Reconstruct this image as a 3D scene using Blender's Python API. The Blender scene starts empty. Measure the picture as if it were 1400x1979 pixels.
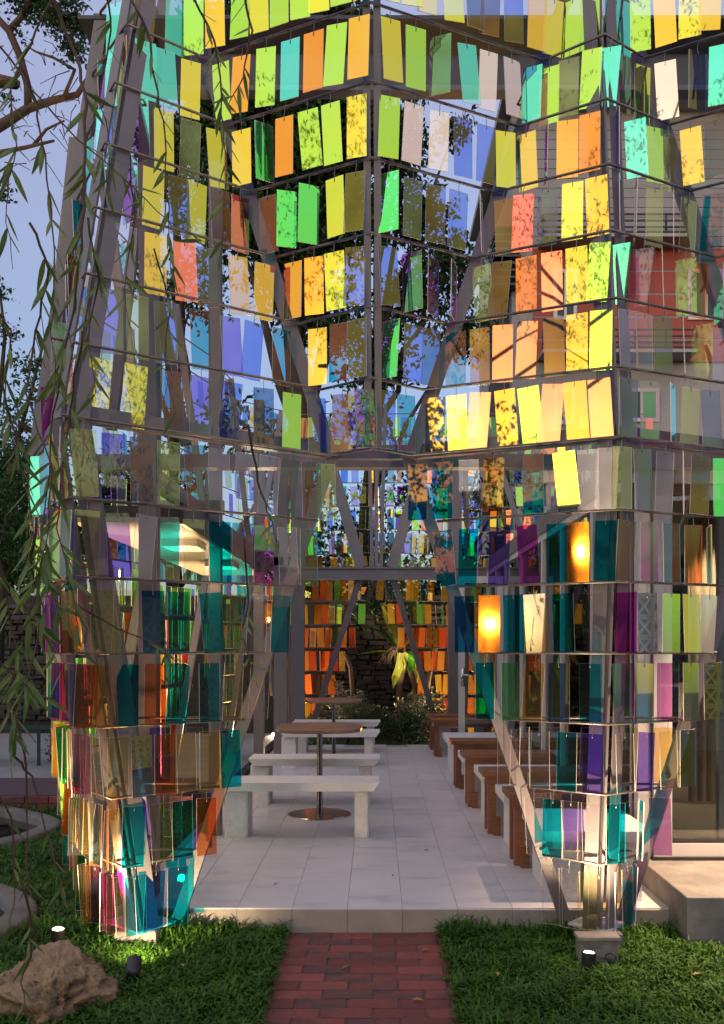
import bpy, math, random
import numpy as np
from mathutils import Vector, Matrix, Euler

random.seed(7)
np.random.seed(7)
R = math.radians
scene = bpy.context.scene
COL = scene.collection

# ------------------------------------------------------------------ camera
F = 1750.0; VX = 728.0; VY = 1247.0; CZ = 1.56      # focal length and principal point in photo pixels, eye height
cam_d = bpy.data.cameras.new('camera')
cam = bpy.data.objects.new('camera', cam_d); COL.objects.link(cam)
cam.location = (0, 0, CZ); cam.rotation_euler = (R(90), 0, 0)
cam_d.sensor_fit = 'VERTICAL'; cam_d.sensor_height = 36.0
cam_d.lens = F / 1979 * 36.0
cam_d.shift_x = -(VX - 700) / 1979; cam_d.shift_y = (VY - 989.5) / 1979
cam_d.clip_start = 0.05; cam_d.clip_end = 3000
scene.camera = cam

# ------------------------------------------------------------------ sky, sun, exposure
SUN_EL, SUN_AZ = 6.0, 203.0         # low evening sun behind the camera, to the left
w = bpy.data.worlds.new('World'); scene.world = w; w.use_nodes = True
nt = w.node_tree; bg = nt.nodes['Background']
sky = nt.nodes.new('ShaderNodeTexSky'); sky.sky_type = 'NISHITA'; sky.sun_disc = False
sky.sun_elevation = R(SUN_EL); sky.sun_rotation = R(SUN_AZ)
sky.air_density = 1.0; sky.dust_density = 2.0; sky.ozone_density = 3.0
# thin even cloud veil over the clear sky, brightening smoothly towards the zenith as overcast does
tcw = nt.nodes.new('ShaderNodeTexCoord'); sxyz = nt.nodes.new('ShaderNodeSeparateXYZ'); nt.links.new(tcw.outputs['Generated'], sxyz.inputs[0])
mz = nt.nodes.new('ShaderNodeMath'); mz.operation = 'MAXIMUM'; mz.inputs[1].default_value = 0.0; nt.links.new(sxyz.outputs['Z'], mz.inputs[0])
gz = nt.nodes.new('ShaderNodeMath'); gz.operation = 'MULTIPLY_ADD'; gz.inputs[1].default_value = 2.0; gz.inputs[2].default_value = 1.0; nt.links.new(mz.outputs[0], gz.inputs[0])
nzw = nt.nodes.new('ShaderNodeTexNoise'); nzw.inputs['Scale'].default_value = 2.0; nzw.inputs['Detail'].default_value = 3; nt.links.new(tcw.outputs['Generated'], nzw.inputs['Vector'])
nr = nt.nodes.new('ShaderNodeMapRange'); nr.inputs[3].default_value = 0.88; nr.inputs[4].default_value = 1.12; nt.links.new(nzw.outputs['Fac'], nr.inputs[0])
mv = nt.nodes.new('ShaderNodeMath'); mv.operation = 'MULTIPLY'; nt.links.new(gz.outputs[0], mv.inputs[0]); nt.links.new(nr.outputs[0], mv.inputs[1])
# the veil scatters the low sun forward: a broad, smooth warm brightening towards the west
dp_ = nt.nodes.new('ShaderNodeVectorMath'); dp_.operation = 'DOT_PRODUCT'; nt.links.new(tcw.outputs['Generated'], dp_.inputs[0])
dp_.inputs[1].default_value = (math.sin(R(SUN_AZ)), math.cos(R(SUN_AZ)), 0.12)
hf = nt.nodes.new('ShaderNodeMapRange'); hf.interpolation_type = 'SMOOTHSTEP'; hf.inputs[1].default_value = -0.5; hf.inputs[2].default_value = 1.0; nt.links.new(dp_.outputs['Value'], hf.inputs[0])
wc = nt.nodes.new('ShaderNodeMixRGB'); wc.inputs[1].default_value = (0.78, 0.68, 0.89, 1); wc.inputs[2].default_value = (2.05, 1.84, 1.78, 1); nt.links.new(hf.outputs[0], wc.inputs[0])
vc = nt.nodes.new('ShaderNodeVectorMath'); vc.operation = 'SCALE'; nt.links.new(wc.outputs[0], vc.inputs[0]); nt.links.new(mv.outputs[0], vc.inputs['Scale'])
av = nt.nodes.new('ShaderNodeVectorMath'); av.operation = 'ADD'; nt.links.new(sky.outputs[0], av.inputs[0]); nt.links.new(vc.outputs[0], av.inputs[1])
nt.links.new(av.outputs[0], bg.inputs[0]); bg.inputs[1].default_value = 0.085
sl = bpy.data.lights.new('sun', 'SUN'); sl.energy = 0.12; sl.angle = R(0.5); sl.color = (1.0, 0.62, 0.34)
so = bpy.data.objects.new('sun', sl); COL.objects.link(so)
sd = Vector((math.sin(R(SUN_AZ)) * math.cos(R(SUN_EL)), math.cos(R(SUN_AZ)) * math.cos(R(SUN_EL)), math.sin(R(SUN_EL))))
so.rotation_euler = sd.to_track_quat('Z', 'Y').to_euler(); so.location = (-8, -12, 9)
vs = scene.view_settings
vs.view_transform = 'Standard'; vs.look = 'None'; vs.gamma = 1.0; vs.use_curve_mapping = False
vs.exposure = 1.18
scene.render.engine = 'CYCLES'
cy = scene.cycles
cy.transparent_max_bounces = 40; cy.max_bounces = 10; cy.glossy_bounces = 5; cy.transmission_bounces = 6
cy.diffuse_bounces = 3; cy.sample_clamp_indirect = 6.0
cy.use_denoising = True; cy.caustics_reflective = False; cy.caustics_refractive = False

# ------------------------------------------------------------------ helpers
def P(px, py, Y):
    return Vector(((px - VX) * Y / F, Y, CZ + (VY - py) * Y / F))

class MB:
    def __init__(s): s.v = []; s.f = []; s.m = []
    def add(s, vs, fs, mi=0):
        o = len(s.v); s.v.extend([tuple(p) for p in vs])
        s.f.extend([tuple(i + o for i in q) for q in fs]); s.m.extend([mi] * len(fs)); return s
    def box(s, c, d, rz=0, mi=0, cham=0):
        x, y, z = d[0] / 2, d[1] / 2, d[2] / 2
        M = Matrix.Rotation(rz, 3, 'Z') if rz else None
        if cham:
            h = cham
            L = [(-x, -y, -z), (x, -y, -z), (x, y, -z), (-x, y, -z), (-x, -y, z - h), (x, -y, z - h), (x, y, z - h), (-x, y, z - h),
                 (-x + h, -y + h, z), (x - h, -y + h, z), (x - h, y - h, z), (-x + h, y - h, z)]
            fs = [(3, 2, 1, 0), (0, 1, 5, 4), (1, 2, 6, 5), (2, 3, 7, 6), (3, 0, 4, 7), (4, 5, 9, 8), (5, 6, 10, 9), (6, 7, 11, 10), (7, 4, 8, 11), (8, 9, 10, 11)]
        else:
            L = [(-x, -y, -z), (x, -y, -z), (x, y, -z), (-x, y, -z), (-x, -y, z), (x, -y, z), (x, y, z), (-x, y, z)]
            fs = [(3, 2, 1, 0), (0, 1, 5, 4), (1, 2, 6, 5), (2, 3, 7, 6), (3, 0, 4, 7), (4, 5, 6, 7)]
        out = []
        for p in L:
            p = Vector(p)
            if M: p = M @ p
            out.append(p + Vector(c))
        return s.add(out, fs, mi)
    def b2(s, x0, x1, y0, y1, z0, z1, mi=0, cham=0):
        return s.box(((x0 + x1) / 2, (y0 + y1) / 2, (z0 + z1) / 2), (x1 - x0, y1 - y0, z1 - z0), 0, mi, cham)
    def bar(s, p, q, wd, h, up=(0, -1, 0), mi=0):
        p = Vector(p); q = Vector(q); d = (q - p).normalized(); u = Vector(up)
        a = d.cross(u)
        if a.length < 1e-4: a = d.cross(Vector((1, 0, 0)))
        a.normalize(); b = a.cross(d).normalized()
        a *= wd / 2; b *= h / 2
        return s.add([p - a - b, p + a - b, p + a + b, p - a + b, q - a - b, q + a - b, q + a + b, q - a + b],
                     [(3, 2, 1, 0), (0, 1, 5, 4), (1, 2, 6, 5), (2, 3, 7, 6), (3, 0, 4, 7), (4, 5, 6, 7)], mi)
    def tube(s, path, r, n=6, mi=0):
        path = [Vector(p) for p in path]; k = len(path); vs = []; fs = []
        rr = r if isinstance(r, (list, tuple)) else [r] * k
        prev = None
        for i, p in enumerate(path):
            d = (path[min(i + 1, k - 1)] - path[max(i - 1, 0)]).normalized()
            if prev is None:
                a = d.cross(Vector((0, 0, 1)))
                if a.length < 0.1: a = d.cross(Vector((1, 0, 0)))
            else:
                a = prev - d * prev.dot(d)
            a.normalize(); prev = a; b = d.cross(a)
            for j in range(n):
                t = 2 * math.pi * j / n
                vs.append(p + (a * math.cos(t) + b * math.sin(t)) * rr[i])
        for i in range(k - 1):
            for j in range(n):
                fs.append((i * n + j, i * n + (j + 1) % n, (i + 1) * n + (j + 1) % n, (i + 1) * n + j))
        fs.append(tuple(range(n))[::-1]); fs.append(tuple(range((k - 1) * n, k * n)))
        return s.add(vs, fs, mi)
    def lathe(s, prof, c, n=24, mi=0):
        vs = []; fs = []
        for r, z in prof:
            for j in range(n):
                t = 2 * math.pi * j / n
                vs.append((c[0] + r * math.cos(t), c[1] + r * math.sin(t), c[2] + z))
        for i in range(len(prof) - 1):
            for j in range(n):
                fs.append((i * n + j, i * n + (j + 1) % n, (i + 1) * n + (j + 1) % n, (i + 1) * n + j))
        return s.add(vs, fs, mi)
    def mesh(s, name, mats, smooth=False):
        me = bpy.data.meshes.new(name); me.from_pydata(s.v, [], s.f)
        for m in mats: me.materials.append(m)
        if len(mats) > 1: me.polygons.foreach_set('material_index', s.m)
        if smooth: me.polygons.foreach_set('use_smooth', [True] * len(s.f))
        me.update(); return me
    def obj(s, name, mats, parent=None, smooth=False):
        if not isinstance(mats, (list, tuple)): mats = [mats]
        return link(name, s.mesh(name, mats, smooth), parent)

def link(name, data, parent=None, loc=None, rot=None):
    o = bpy.data.objects.new(name, data); COL.objects.link(o)
    if parent: o.parent = parent
    if loc is not None: o.location = loc
    if rot is not None: o.rotation_euler = rot
    return o
def tag(o, label=None, cat=None, group=None, kind=None):
    if label: o['label'] = label
    if cat: o['category'] = cat
    if group: o['group'] = group
    if kind: o['kind'] = kind
    return o
def thing(name, label, cat, loc=(0, 0, 0), group=None, rz=0):
    o = link(name, None, None, loc, (0, 0, rz)); o.empty_display_size = 0.1
    return tag(o, label, cat, group)
def copy_tree(o, parent=None):
    c = o.copy(); COL.objects.link(c)
    if parent: c.parent = parent
    for ch in o.children: copy_tree(ch, c)
    return c
def npmesh(name, V, Fq, mats, mi=None, smooth=False):
    """V (n,3); Fq (m,k) faces all with k corners"""
    me = bpy.data.meshes.new(name); n, (m, k) = len(V), Fq.shape
    me.vertices.add(n); me.vertices.foreach_set('co', V.astype(np.float32).ravel())
    me.loops.add(m * k); me.loops.foreach_set('vertex_index', Fq.astype(np.int32).ravel())
    me.polygons.add(m); me.polygons.foreach_set('loop_start', np.arange(0, m * k, k, dtype=np.int32))
    for q in mats: me.materials.append(q)
    if mi is not None: me.polygons.foreach_set('material_index', mi.astype(np.int32))
    me.polygons.foreach_set('use_smooth', np.full(m, bool(smooth)))
    me.update(calc_edges=True); return me

# ------------------------------------------------------------------ materials
def newmat(name):
    m = bpy.data.materials.new(name); m.use_nodes = True
    n = m.node_tree; n.nodes.clear(); o = n.nodes.new('ShaderNodeOutputMaterial')
    return m, n, o
def lerp_c(a, b, t): return tuple(a[i] + (b[i] - a[i]) * t for i in range(3))
def pmat(name, c1, c2=None, scale=8.0, rough=0.6, rand=0.0, metal=0.0, bump=0.0, bscale=60.0, c3=None, stretch=None, spec=0.5, coat=0):
    """procedural principled: two tones mixed by noise, object-random shift of value, fine bump"""
    m, n, o = newmat(name); L = n.links.new
    b = n.nodes.new('ShaderNodeBsdfPrincipled'); L(b.outputs[0], o.inputs[0])
    b.inputs['Roughness'].default_value = rough; b.inputs['Metallic'].default_value = metal
    b.inputs['Specular IOR Level'].default_value = spec
    if coat: b.inputs['Coat Weight'].default_value = coat
    tc = n.nodes.new('ShaderNodeTexCoord'); src = tc.outputs['Object']
    if rand:
        oi = n.nodes.new('ShaderNodeObjectInfo'); ad = n.nodes.new('ShaderNodeVectorMath'); ad.operation = 'ADD'
        mu = n.nodes.new('ShaderNodeMath'); mu.operation = 'MULTIPLY'; mu.inputs[1].default_value = 37.0
        L(oi.outputs['Random'], mu.inputs[0]); L(src, ad.inputs[0]); L(mu.outputs[0], ad.inputs[1]); src = ad.outputs[0]
    if stretch:
        mp = n.nodes.new('ShaderNodeMapping'); mp.inputs['Scale'].default_value = stretch; L(src, mp.inputs[0]); src = mp.outputs[0]
    nz = n.nodes.new('ShaderNodeTexNoise'); nz.inputs['Scale'].default_value = scale; nz.inputs['Detail'].default_value = 6; nz.inputs['Roughness'].default_value = 0.62
    L(src, nz.inputs['Vector'])
    rp = n.nodes.new('ShaderNodeValToRGB'); c2 = c2 or tuple(x * 0.8 for x in c1)
    rp.color_ramp.elements[0].position = 0.32; rp.color_ramp.elements[0].color = (*c1, 1)
    rp.color_ramp.elements[1].position = 0.68; rp.color_ramp.elements[1].color = (*c2, 1)
    if c3:
        e = rp.color_ramp.elements.new(0.55); e.color = (*c3, 1)
    L(nz.outputs['Fac'], rp.inputs[0]); colr = rp.outputs[0]
    if rand:
        hs = n.nodes.new('ShaderNodeHueSaturation'); mr = n.nodes.new('ShaderNodeMapRange')
        mr.inputs[3].default_value = 1 - rand; mr.inputs[4].default_value = 1 + rand
        L(oi.outputs['Random'], mr.inputs[0]); L(mr.outputs[0], hs.inputs['Value']); L(colr, hs.inputs['Color']); colr = hs.outputs[0]
    L(colr, b.inputs['Base Color'])
    if bump:
        n2 = n.nodes.new('ShaderNodeTexNoise'); n2.inputs['Scale'].default_value = bscale; n2.inputs['Detail'].default_value = 5
        L(src, n2.inputs['Vector']); bp = n.nodes.new('ShaderNodeBump'); bp.inputs['Strength'].default_value = bump; bp.inputs['Distance'].default_value = 0.02
        L(n2.outputs['Fac'], bp.inputs['Height']); L(bp.outputs[0], b.inputs['Normal'])
    return m
def leafmat(name, c1, c2, trans=0.3, rough=0.45, scale=3.0):
    m, n, o = newmat(name); L = n.links.new
    tc = n.nodes.new('ShaderNodeTexCoord'); nz = n.nodes.new('ShaderNodeTexNoise'); nz.inputs['Scale'].default_value = scale; nz.inputs['Detail'].default_value = 3
    L(tc.outputs['Object'], nz.inputs['Vector'])
    g = n.nodes.new('ShaderNodeNewGeometry'); mx = n.nodes.new('ShaderNodeMath'); mx.operation = 'MULTIPLY_ADD'
    mx.inputs[1].default_value = 0.55; L(g.outputs['Random Per Island'], mx.inputs[0]); 
    sb = n.nodes.new('ShaderNodeMath'); sb.operation = 'SUBTRACT'; sb.inputs[1].default_value = 0.28; L(nz.outputs['Fac'], sb.inputs[0]); L(sb.outputs[0], mx.inputs[2])
    rp = n.nodes.new('ShaderNodeValToRGB'); rp.color_ramp.elements[0].position = 0.15; rp.color_ramp.elements[0].color = (*c1, 1)
    rp.color_ramp.elements[1].position = 0.85; rp.color_ramp.elements[1].color = (*c2, 1)
    L(mx.outputs[0], rp.inputs[0])
    b = n.nodes.new('ShaderNodeBsdfPrincipled'); b.inputs['Roughness'].default_value = rough; b.inputs['Specular IOR Level'].default_value = 0.35
    L(rp.outputs[0], b.inputs['Base Color'])
    t = n.nodes.new('ShaderNodeBsdfTranslucent'); L(rp.outputs[0], t.inputs[0])
    ms = n.nodes.new('ShaderNodeMixShader'); ms.inputs[0].default_value = trans
    L(b.outputs[0], ms.inputs[1]); L(t.outputs[0], ms.inputs[2]); L(ms.outputs[0], o.inputs[0])
    return m
def emat(name, c, s):
    m, n, o = newmat(name); e = n.nodes.new('ShaderNodeEmission'); e.inputs[0].default_value = (*c, 1); e.inputs[1].default_value = s
    n.links.new(e.outputs[0], o.inputs[0]); return m

def dichroic(name, Rc, Tc, Rg=None, tl=0.04, rough=0.02, wave=0.012):
    """coated acrylic: reflects one colour, passes the complement, hue drifts towards Rg at grazing angles, dust and an added glow scatter light"""
    m, n, o = newmat(name); L = n.links.new
    Rg = Rg or Rc
    lw = n.nodes.new('ShaderNodeLayerWeight'); lw.inputs['Blend'].default_value = 0.45
    tc = n.nodes.new('ShaderNodeTexCoord'); oi = n.nodes.new('ShaderNodeObjectInfo')
    ad = n.nodes.new('ShaderNodeVectorMath'); ad.operation = 'ADD'; mu = n.nodes.new('ShaderNodeMath'); mu.operation = 'MULTIPLY'; mu.inputs[1].default_value = 91.0
    L(oi.outputs['Random'], mu.inputs[0]); L(tc.outputs['Object'], ad.inputs[0]); L(mu.outputs[0], ad.inputs[1])
    nz = n.nodes.new('ShaderNodeTexNoise'); nz.inputs['Scale'].default_value = 4.0; nz.inputs['Detail'].default_value = 1.5
    L(ad.outputs[0], nz.inputs['Vector'])
    # hue drift: angle + slow film unevenness
    sm = n.nodes.new('ShaderNodeMath'); sm.operation = 'MULTIPLY_ADD'; sm.inputs[1].default_value = 0.9; 
    L(nz.outputs['Fac'], sm.inputs[0]); 
    s2 = n.nodes.new('ShaderNodeMath'); s2.operation = 'SUBTRACT'; s2.inputs[1].default_value = 0.38; L(lw.outputs['Facing'], s2.inputs[0]); L(s2.outputs[0], sm.inputs[2])
    sm.use_clamp = True
    mc = n.nodes.new('ShaderNodeMixRGB'); mc.inputs[1].default_value = (*Rc, 1); mc.inputs[2].default_value = (*Rg, 1); L(sm.outputs[0], mc.inputs[0])
    hs = n.nodes.new('ShaderNodeHueSaturation'); mr = n.nodes.new('ShaderNodeMapRange'); mr.inputs[3].default_value = 0.485; mr.inputs[4].default_value = 0.515
    L(oi.outputs['Random'], mr.inputs[0]); L(mr.outputs[0], hs.inputs['Hue']); L(mc.outputs[0], hs.inputs['Color'])
    gl = n.nodes.new('ShaderNodeBsdfGlossy'); gl.inputs['Roughness'].default_value = rough; L(hs.outputs[0], gl.inputs['Color'])
    tr = n.nodes.new('ShaderNodeBsdfTransparent'); tr.inputs[0].default_value = (*Tc, 1)
    a1 = n.nodes.new('ShaderNodeAddShader'); L(gl.outputs[0], a1.inputs[0]); L(tr.outputs[0], a1.inputs[1])
    ge = n.nodes.new('ShaderNodeNewGeometry'); h2 = n.nodes.new('ShaderNodeHueSaturation'); h2.inputs['Color'].default_value = (*[min(1, (Tc[i] + Rc[i]) * 0.9) for i in range(3)], 1)
    m2 = n.nodes.new('ShaderNodeMapRange'); m2.inputs[3].default_value = 0.25; m2.inputs[4].default_value = 1.15; L(ge.outputs['Random Per Island'], m2.inputs[0]); L(m2.outputs[0], h2.inputs['Value'])
    m3 = n.nodes.new('ShaderNodeMath'); m3.operation = 'MULTIPLY_ADD'; m3.inputs[1].default_value = 0.05; m3.inputs[2].default_value = 0.475
    m4 = n.nodes.new('ShaderNodeMath'); m4.operation = 'FRACT'; m5 = n.nodes.new('ShaderNodeMath'); m5.operation = 'MULTIPLY'; m5.inputs[1].default_value = 13.7
    L(ge.outputs['Random Per Island'], m5.inputs[0]); L(m5.outputs[0], m4.inputs[0]); L(m4.outputs[0], m3.inputs[0]); L(m3.outputs[0], h2.inputs['Hue'])
    ts = n.nodes.new('ShaderNodeBsdfTranslucent'); L(h2.outputs[0], ts.inputs[0])
    df = n.nodes.new('ShaderNodeBsdfDiffuse'); L(h2.outputs[0], df.inputs[0])
    a2 = n.nodes.new('ShaderNodeMixShader'); a2.inputs[0].default_value = 0.5; L(ts.outputs[0], a2.inputs[1]); L(df.outputs[0], a2.inputs[2])
    ms = n.nodes.new('ShaderNodeMixShader'); ms.inputs[0].default_value = tl; L(a1.outputs[0], ms.inputs[1]); L(a2.outputs[0], ms.inputs[2])
    L(ms.outputs[0], o.inputs[0])
    return m
def glassmat(name, tint=(0.9, 0.93, 0.92), refl=0.06):
    m, n, o = newmat(name); L = n.links.new
    tr = n.nodes.new('ShaderNodeBsdfTransparent'); tr.inputs[0].default_value = (*tint, 1)
    gl = n.nodes.new('ShaderNodeBsdfGlossy'); gl.inputs['Roughness'].default_value = 0.01
    lw = n.nodes.new('ShaderNodeFresnel'); lw.inputs[0].default_value = 1.5
    ad = n.nodes.new('ShaderNodeMath'); ad.operation = 'ADD'; ad.inputs[1].default_value = refl; ad.use_clamp = True; L(lw.outputs[0], ad.inputs[0])
    ms = n.nodes.new('ShaderNodeMixShader'); L(ad.outputs[0], ms.inputs[0]); L(tr.outputs[0], ms.inputs[1]); L(gl.outputs[0], ms.inputs[2]); L(ms.outputs[0], o.inputs[0])
    return m

M = {}
M['steel'] = pmat('painted_steel', (0.17, 0.15, 0.165), (0.135, 0.12, 0.132), 3.0, 0.45, 0.04, bump=0.05, bscale=30)
M['rod'] = pmat('rod_steel', (0.17, 0.145, 0.14), (0.11, 0.09, 0.09), 20, 0.4, 0.05, metal=0.4)
M['wire'] = pmat('hook_wire', (0.30, 0.28, 0.27), (0.2, 0.18, 0.18), 20, 0.35, metal=0.8)
M['tile'] = pmat('floor_tile', (0.62, 0.60, 0.625), (0.47, 0.455, 0.485), 2.6, 0.38, 0.022, bump=0.06, bscale=40, c3=(0.575, 0.555, 0.585), stretch=(1.0, 2.2, 1))
M['riser'] = pmat('riser_tile', (0.36, 0.31, 0.27), (0.27, 0.235, 0.21), 5, 0.6, 0.07, bump=0.1)
M['grout'] = pmat('grout', (0.34, 0.33, 0.335), (0.26, 0.25, 0.255), 20, 0.9)
M['mortar'] = pmat('mortar', (0.16, 0.115, 0.105), (0.10, 0.075, 0.07), 30, 0.95, bump=0.3)
M['concrete'] = pmat('concrete', (0.25, 0.23, 0.215), (0.15, 0.135, 0.13), 6, 0.85, 0.05, bump=0.2, bscale=40)
M['rimconcrete'] = pmat('weathered_concrete', (0.17, 0.155, 0.15), (0.085, 0.08, 0.075), 5, 0.9, bump=0.35, bscale=30)
M['whitestone'] = pmat('bench_stone', (0.74, 0.70, 0.69), (0.64, 0.60, 0.59), 5, 0.7, 0.04, bump=0.12, bscale=40)
M['roughstone'] = pmat('bush_hammered_stone', (0.78, 0.74, 0.73), (0.66, 0.62, 0.61), 30, 0.85, 0.04, bump=0.45, bscale=90)
M['wood'] = pmat('wood', (0.25, 0.10, 0.050), (0.15, 0.058, 0.029), 4, 0.42, 0.12, stretch=(1.2, 14, 14), bump=0.05, c3=(0.205, 0.082, 0.04))
M['walnut'] = pmat('table_wood', (0.30, 0.17, 0.12), (0.2, 0.105, 0.07), 3, 0.3, 0.05, stretch=(1, 12, 12), c3=(0.26, 0.145, 0.10))
M['chrome'] = pmat('brushed_steel', (0.55, 0.53, 0.51), (0.45, 0.43, 0.41), 30, 0.16, metal=1.0)
M['soil'] = pmat('soil', (0.035, 0.032, 0.018), (0.02, 0.022, 0.010), 4, 0.95, bump=0.4)
M['water'] = pmat('pond_water', (0.012, 0.014, 0.012), (0.02, 0.02, 0.015), 2, 0.04, bump=0.02, bscale=6)
M['paving'] = pmat('paving_concrete', (0.25, 0.25, 0.265), (0.19, 0.19, 0.20), 3, 0.8, 0.04)
M['black'] = pmat('black_metal', (0.015, 0.015, 0.016), (0.025, 0.025, 0.026), 20, 0.4)
M['greenmetal'] = pmat('green_metal', (0.012, 0.035, 0.032), (0.02, 0.05, 0.045), 20, 0.35)
M['white'] = pmat('white_frame', (0.60, 0.57, 0.56), (0.54, 0.515, 0.51), 4, 0.4, 0.02)
M['darkframe'] = pmat('dark_gasket', (0.03, 0.028, 0.03), (0.02, 0.02, 0.02), 10, 0.4)
M['inwall'] = pmat('interior_wall', (0.16, 0.145, 0.14), (0.13, 0.12, 0.115), 3, 0.8)
M['infloor'] = pmat('interior_floor', (0.34, 0.31, 0.28), (0.28, 0.25, 0.23), 3, 0.35)
M['rock'] = pmat('rock', (0.36, 0.24, 0.135), (0.10, 0.066, 0.038), 7, 0.9, bump=1.0, bscale=26, c3=(0.24, 0.158, 0.088))
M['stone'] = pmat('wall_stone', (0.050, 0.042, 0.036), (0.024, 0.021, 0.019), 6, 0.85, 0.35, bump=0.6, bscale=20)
M['bark'] = pmat('bark', (0.055, 0.038, 0.028), (0.028, 0.019, 0.014), 8, 0.9, bump=0.6, bscale=14, stretch=(4, 4, 1))
M['redbark'] = pmat('smooth_bark', (0.11, 0.055, 0.036), (0.065, 0.033, 0.024), 8, 0.8, bump=0.3, bscale=14)
M['palebark'] = pmat('pale_bark', (0.16, 0.11, 0.08), (0.09, 0.06, 0.045), 8, 0.85, bump=0.4, bscale=18)
M['redwall'] = pmat('red_panel', (0.34, 0.060, 0.032), (0.28, 0.050, 0.030), 3, 0.6, 0.06)
M['greyclad'] = pmat('grey_cladding', (0.26, 0.25, 0.27), (0.22, 0.21, 0.23), 2, 0.65, 0.05)
M['greywall'] = pmat('grey_render', (0.33, 0.32, 0.34), (0.29, 0.28, 0.30), 2, 0.8, 0.03)
M['darkwall'] = pmat('dark_timber_wall', (0.075, 0.058, 0.05), (0.05, 0.04, 0.036), 2, 0.8, stretch=(6, 6, .5))
M['darkglass'] = pmat('dark_window', (0.03, 0.035, 0.045), (0.02, 0.022, 0.03), 2, 0.06)
M['eave'] = pmat('eave_boards', (0.50, 0.42, 0.36), (0.42, 0.35, 0.30), 2, 0.6, stretch=(1, 10, 1))
M['darksteel'] = pmat('dark_steel', (0.05, 0.047, 0.05), (0.035, 0.033, 0.036), 4, 0.45)
M['glass'] = glassmat('window_glass')
M['edge'] = pmat('acrylic_edge', (0.74, 0.66, 0.62), (0.62, 0.55, 0.52), 20, 0.3)
def clearmat(name, c):
    m, n, o = newmat(name); t = n.nodes.new('ShaderNodeBsdfTransparent'); t.inputs[0].default_value = (*c, 1)
    n.links.new(t.outputs[0], o.inputs[0]); return m
M['clearback'] = clearmat('acrylic_back', (0.985, 0.985, 0.985))
M['grass'] = leafmat('grass_blades', (0.020, 0.072, 0.006), (0.072, 0.182, 0.014), 0.3, 0.6, 2.0)
M['leafdark'] = leafmat('tree_leaves', (0.010, 0.030, 0.010), (0.035, 0.075, 0.020), 0.3, 0.4, 0.6)
M['leafmid'] = leafmat('small_leaves', (0.014, 0.045, 0.012), (0.045, 0.105, 0.025), 0.35, 0.4, 1.0)
M['willow'] = leafmat('willow_leaves', (0.065, 0.120, 0.030), (0.21, 0.28, 0.085), 0.4, 0.35, 2.0)
M['silver'] = leafmat('silver_leaves', (0.10, 0.11, 0.075), (0.20, 0.21, 0.15), 0.2, 0.6, 2.0)
M['bush'] = leafmat('shrub_leaves', (0.018, 0.045, 0.014), (0.045, 0.09, 0.03), 0.25, 0.5, 2.0)
M['fern'] = leafmat('fern_leaves', (0.16, 0.20, 0.02), (0.34, 0.36, 0.04), 0.35, 0.35, 2.0)
M['lampglow'] = emat('lamp_lens', (1.0, 0.74, 0.42), 14.0)
M['downglow'] = emat('downlight_lens', (1.0, 0.74, 0.42), 1.1)
M['winglow'] = emat('lit_window', (1.0, 0.62, 0.22), 1.2)
def brickmat():
    m = pmat('brick', (0.215, 0.052, 0.042), (0.125, 0.042, 0.042), 7, 0.8, 0.25, bump=0.35, bscale=45, c3=(0.175, 0.047, 0.042))
    n = m.node_tree; L = n.links.new
    b = [x for x in n.nodes if x.type == 'BSDF_PRINCIPLED'][0]; src = b.inputs['Base Color'].links[0].from_socket
    oi = [x for x in n.nodes if x.type == 'OBJECT_INFO'][0]
    mul = n.nodes.new('ShaderNodeMath'); mul.operation = 'MULTIPLY'; mul.inputs[1].default_value = 7.31; L(oi.outputs['Random'], mul.inputs[0])
    fr = n.nodes.new('ShaderNodeMath'); fr.operation = 'FRACT'; L(mul.outputs[0], fr.inputs[0])
    tc = [x for x in n.nodes if x.type == 'TEX_COORD'][0]
    nz = n.nodes.new('ShaderNodeTexNoise'); nz.inputs['Scale'].default_value = 11; L(tc.outputs['Object'], nz.inputs['Vector'])
    mm = n.nodes.new('ShaderNodeMath'); mm.operation = 'MULTIPLY'; L(fr.outputs[0], mm.inputs[0]); L(nz.outputs['Fac'], mm.inputs[1])
    mr = n.nodes.new('ShaderNodeMapRange'); mr.inputs[1].default_value = 0.25; mr.inputs[2].default_value = 0.55; L(mm.outputs[0], mr.inputs[0])
    mx = n.nodes.new('ShaderNodeMixRGB'); mx.inputs[2].default_value = (0.085, 0.042, 0.045, 1); L(mr.outputs[0], mx.inputs[0]); L(src, mx.inputs[1]); L(mx.outputs[0], b.inputs['Base Color'])
    return m
M['brick'] = brickmat()

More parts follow.
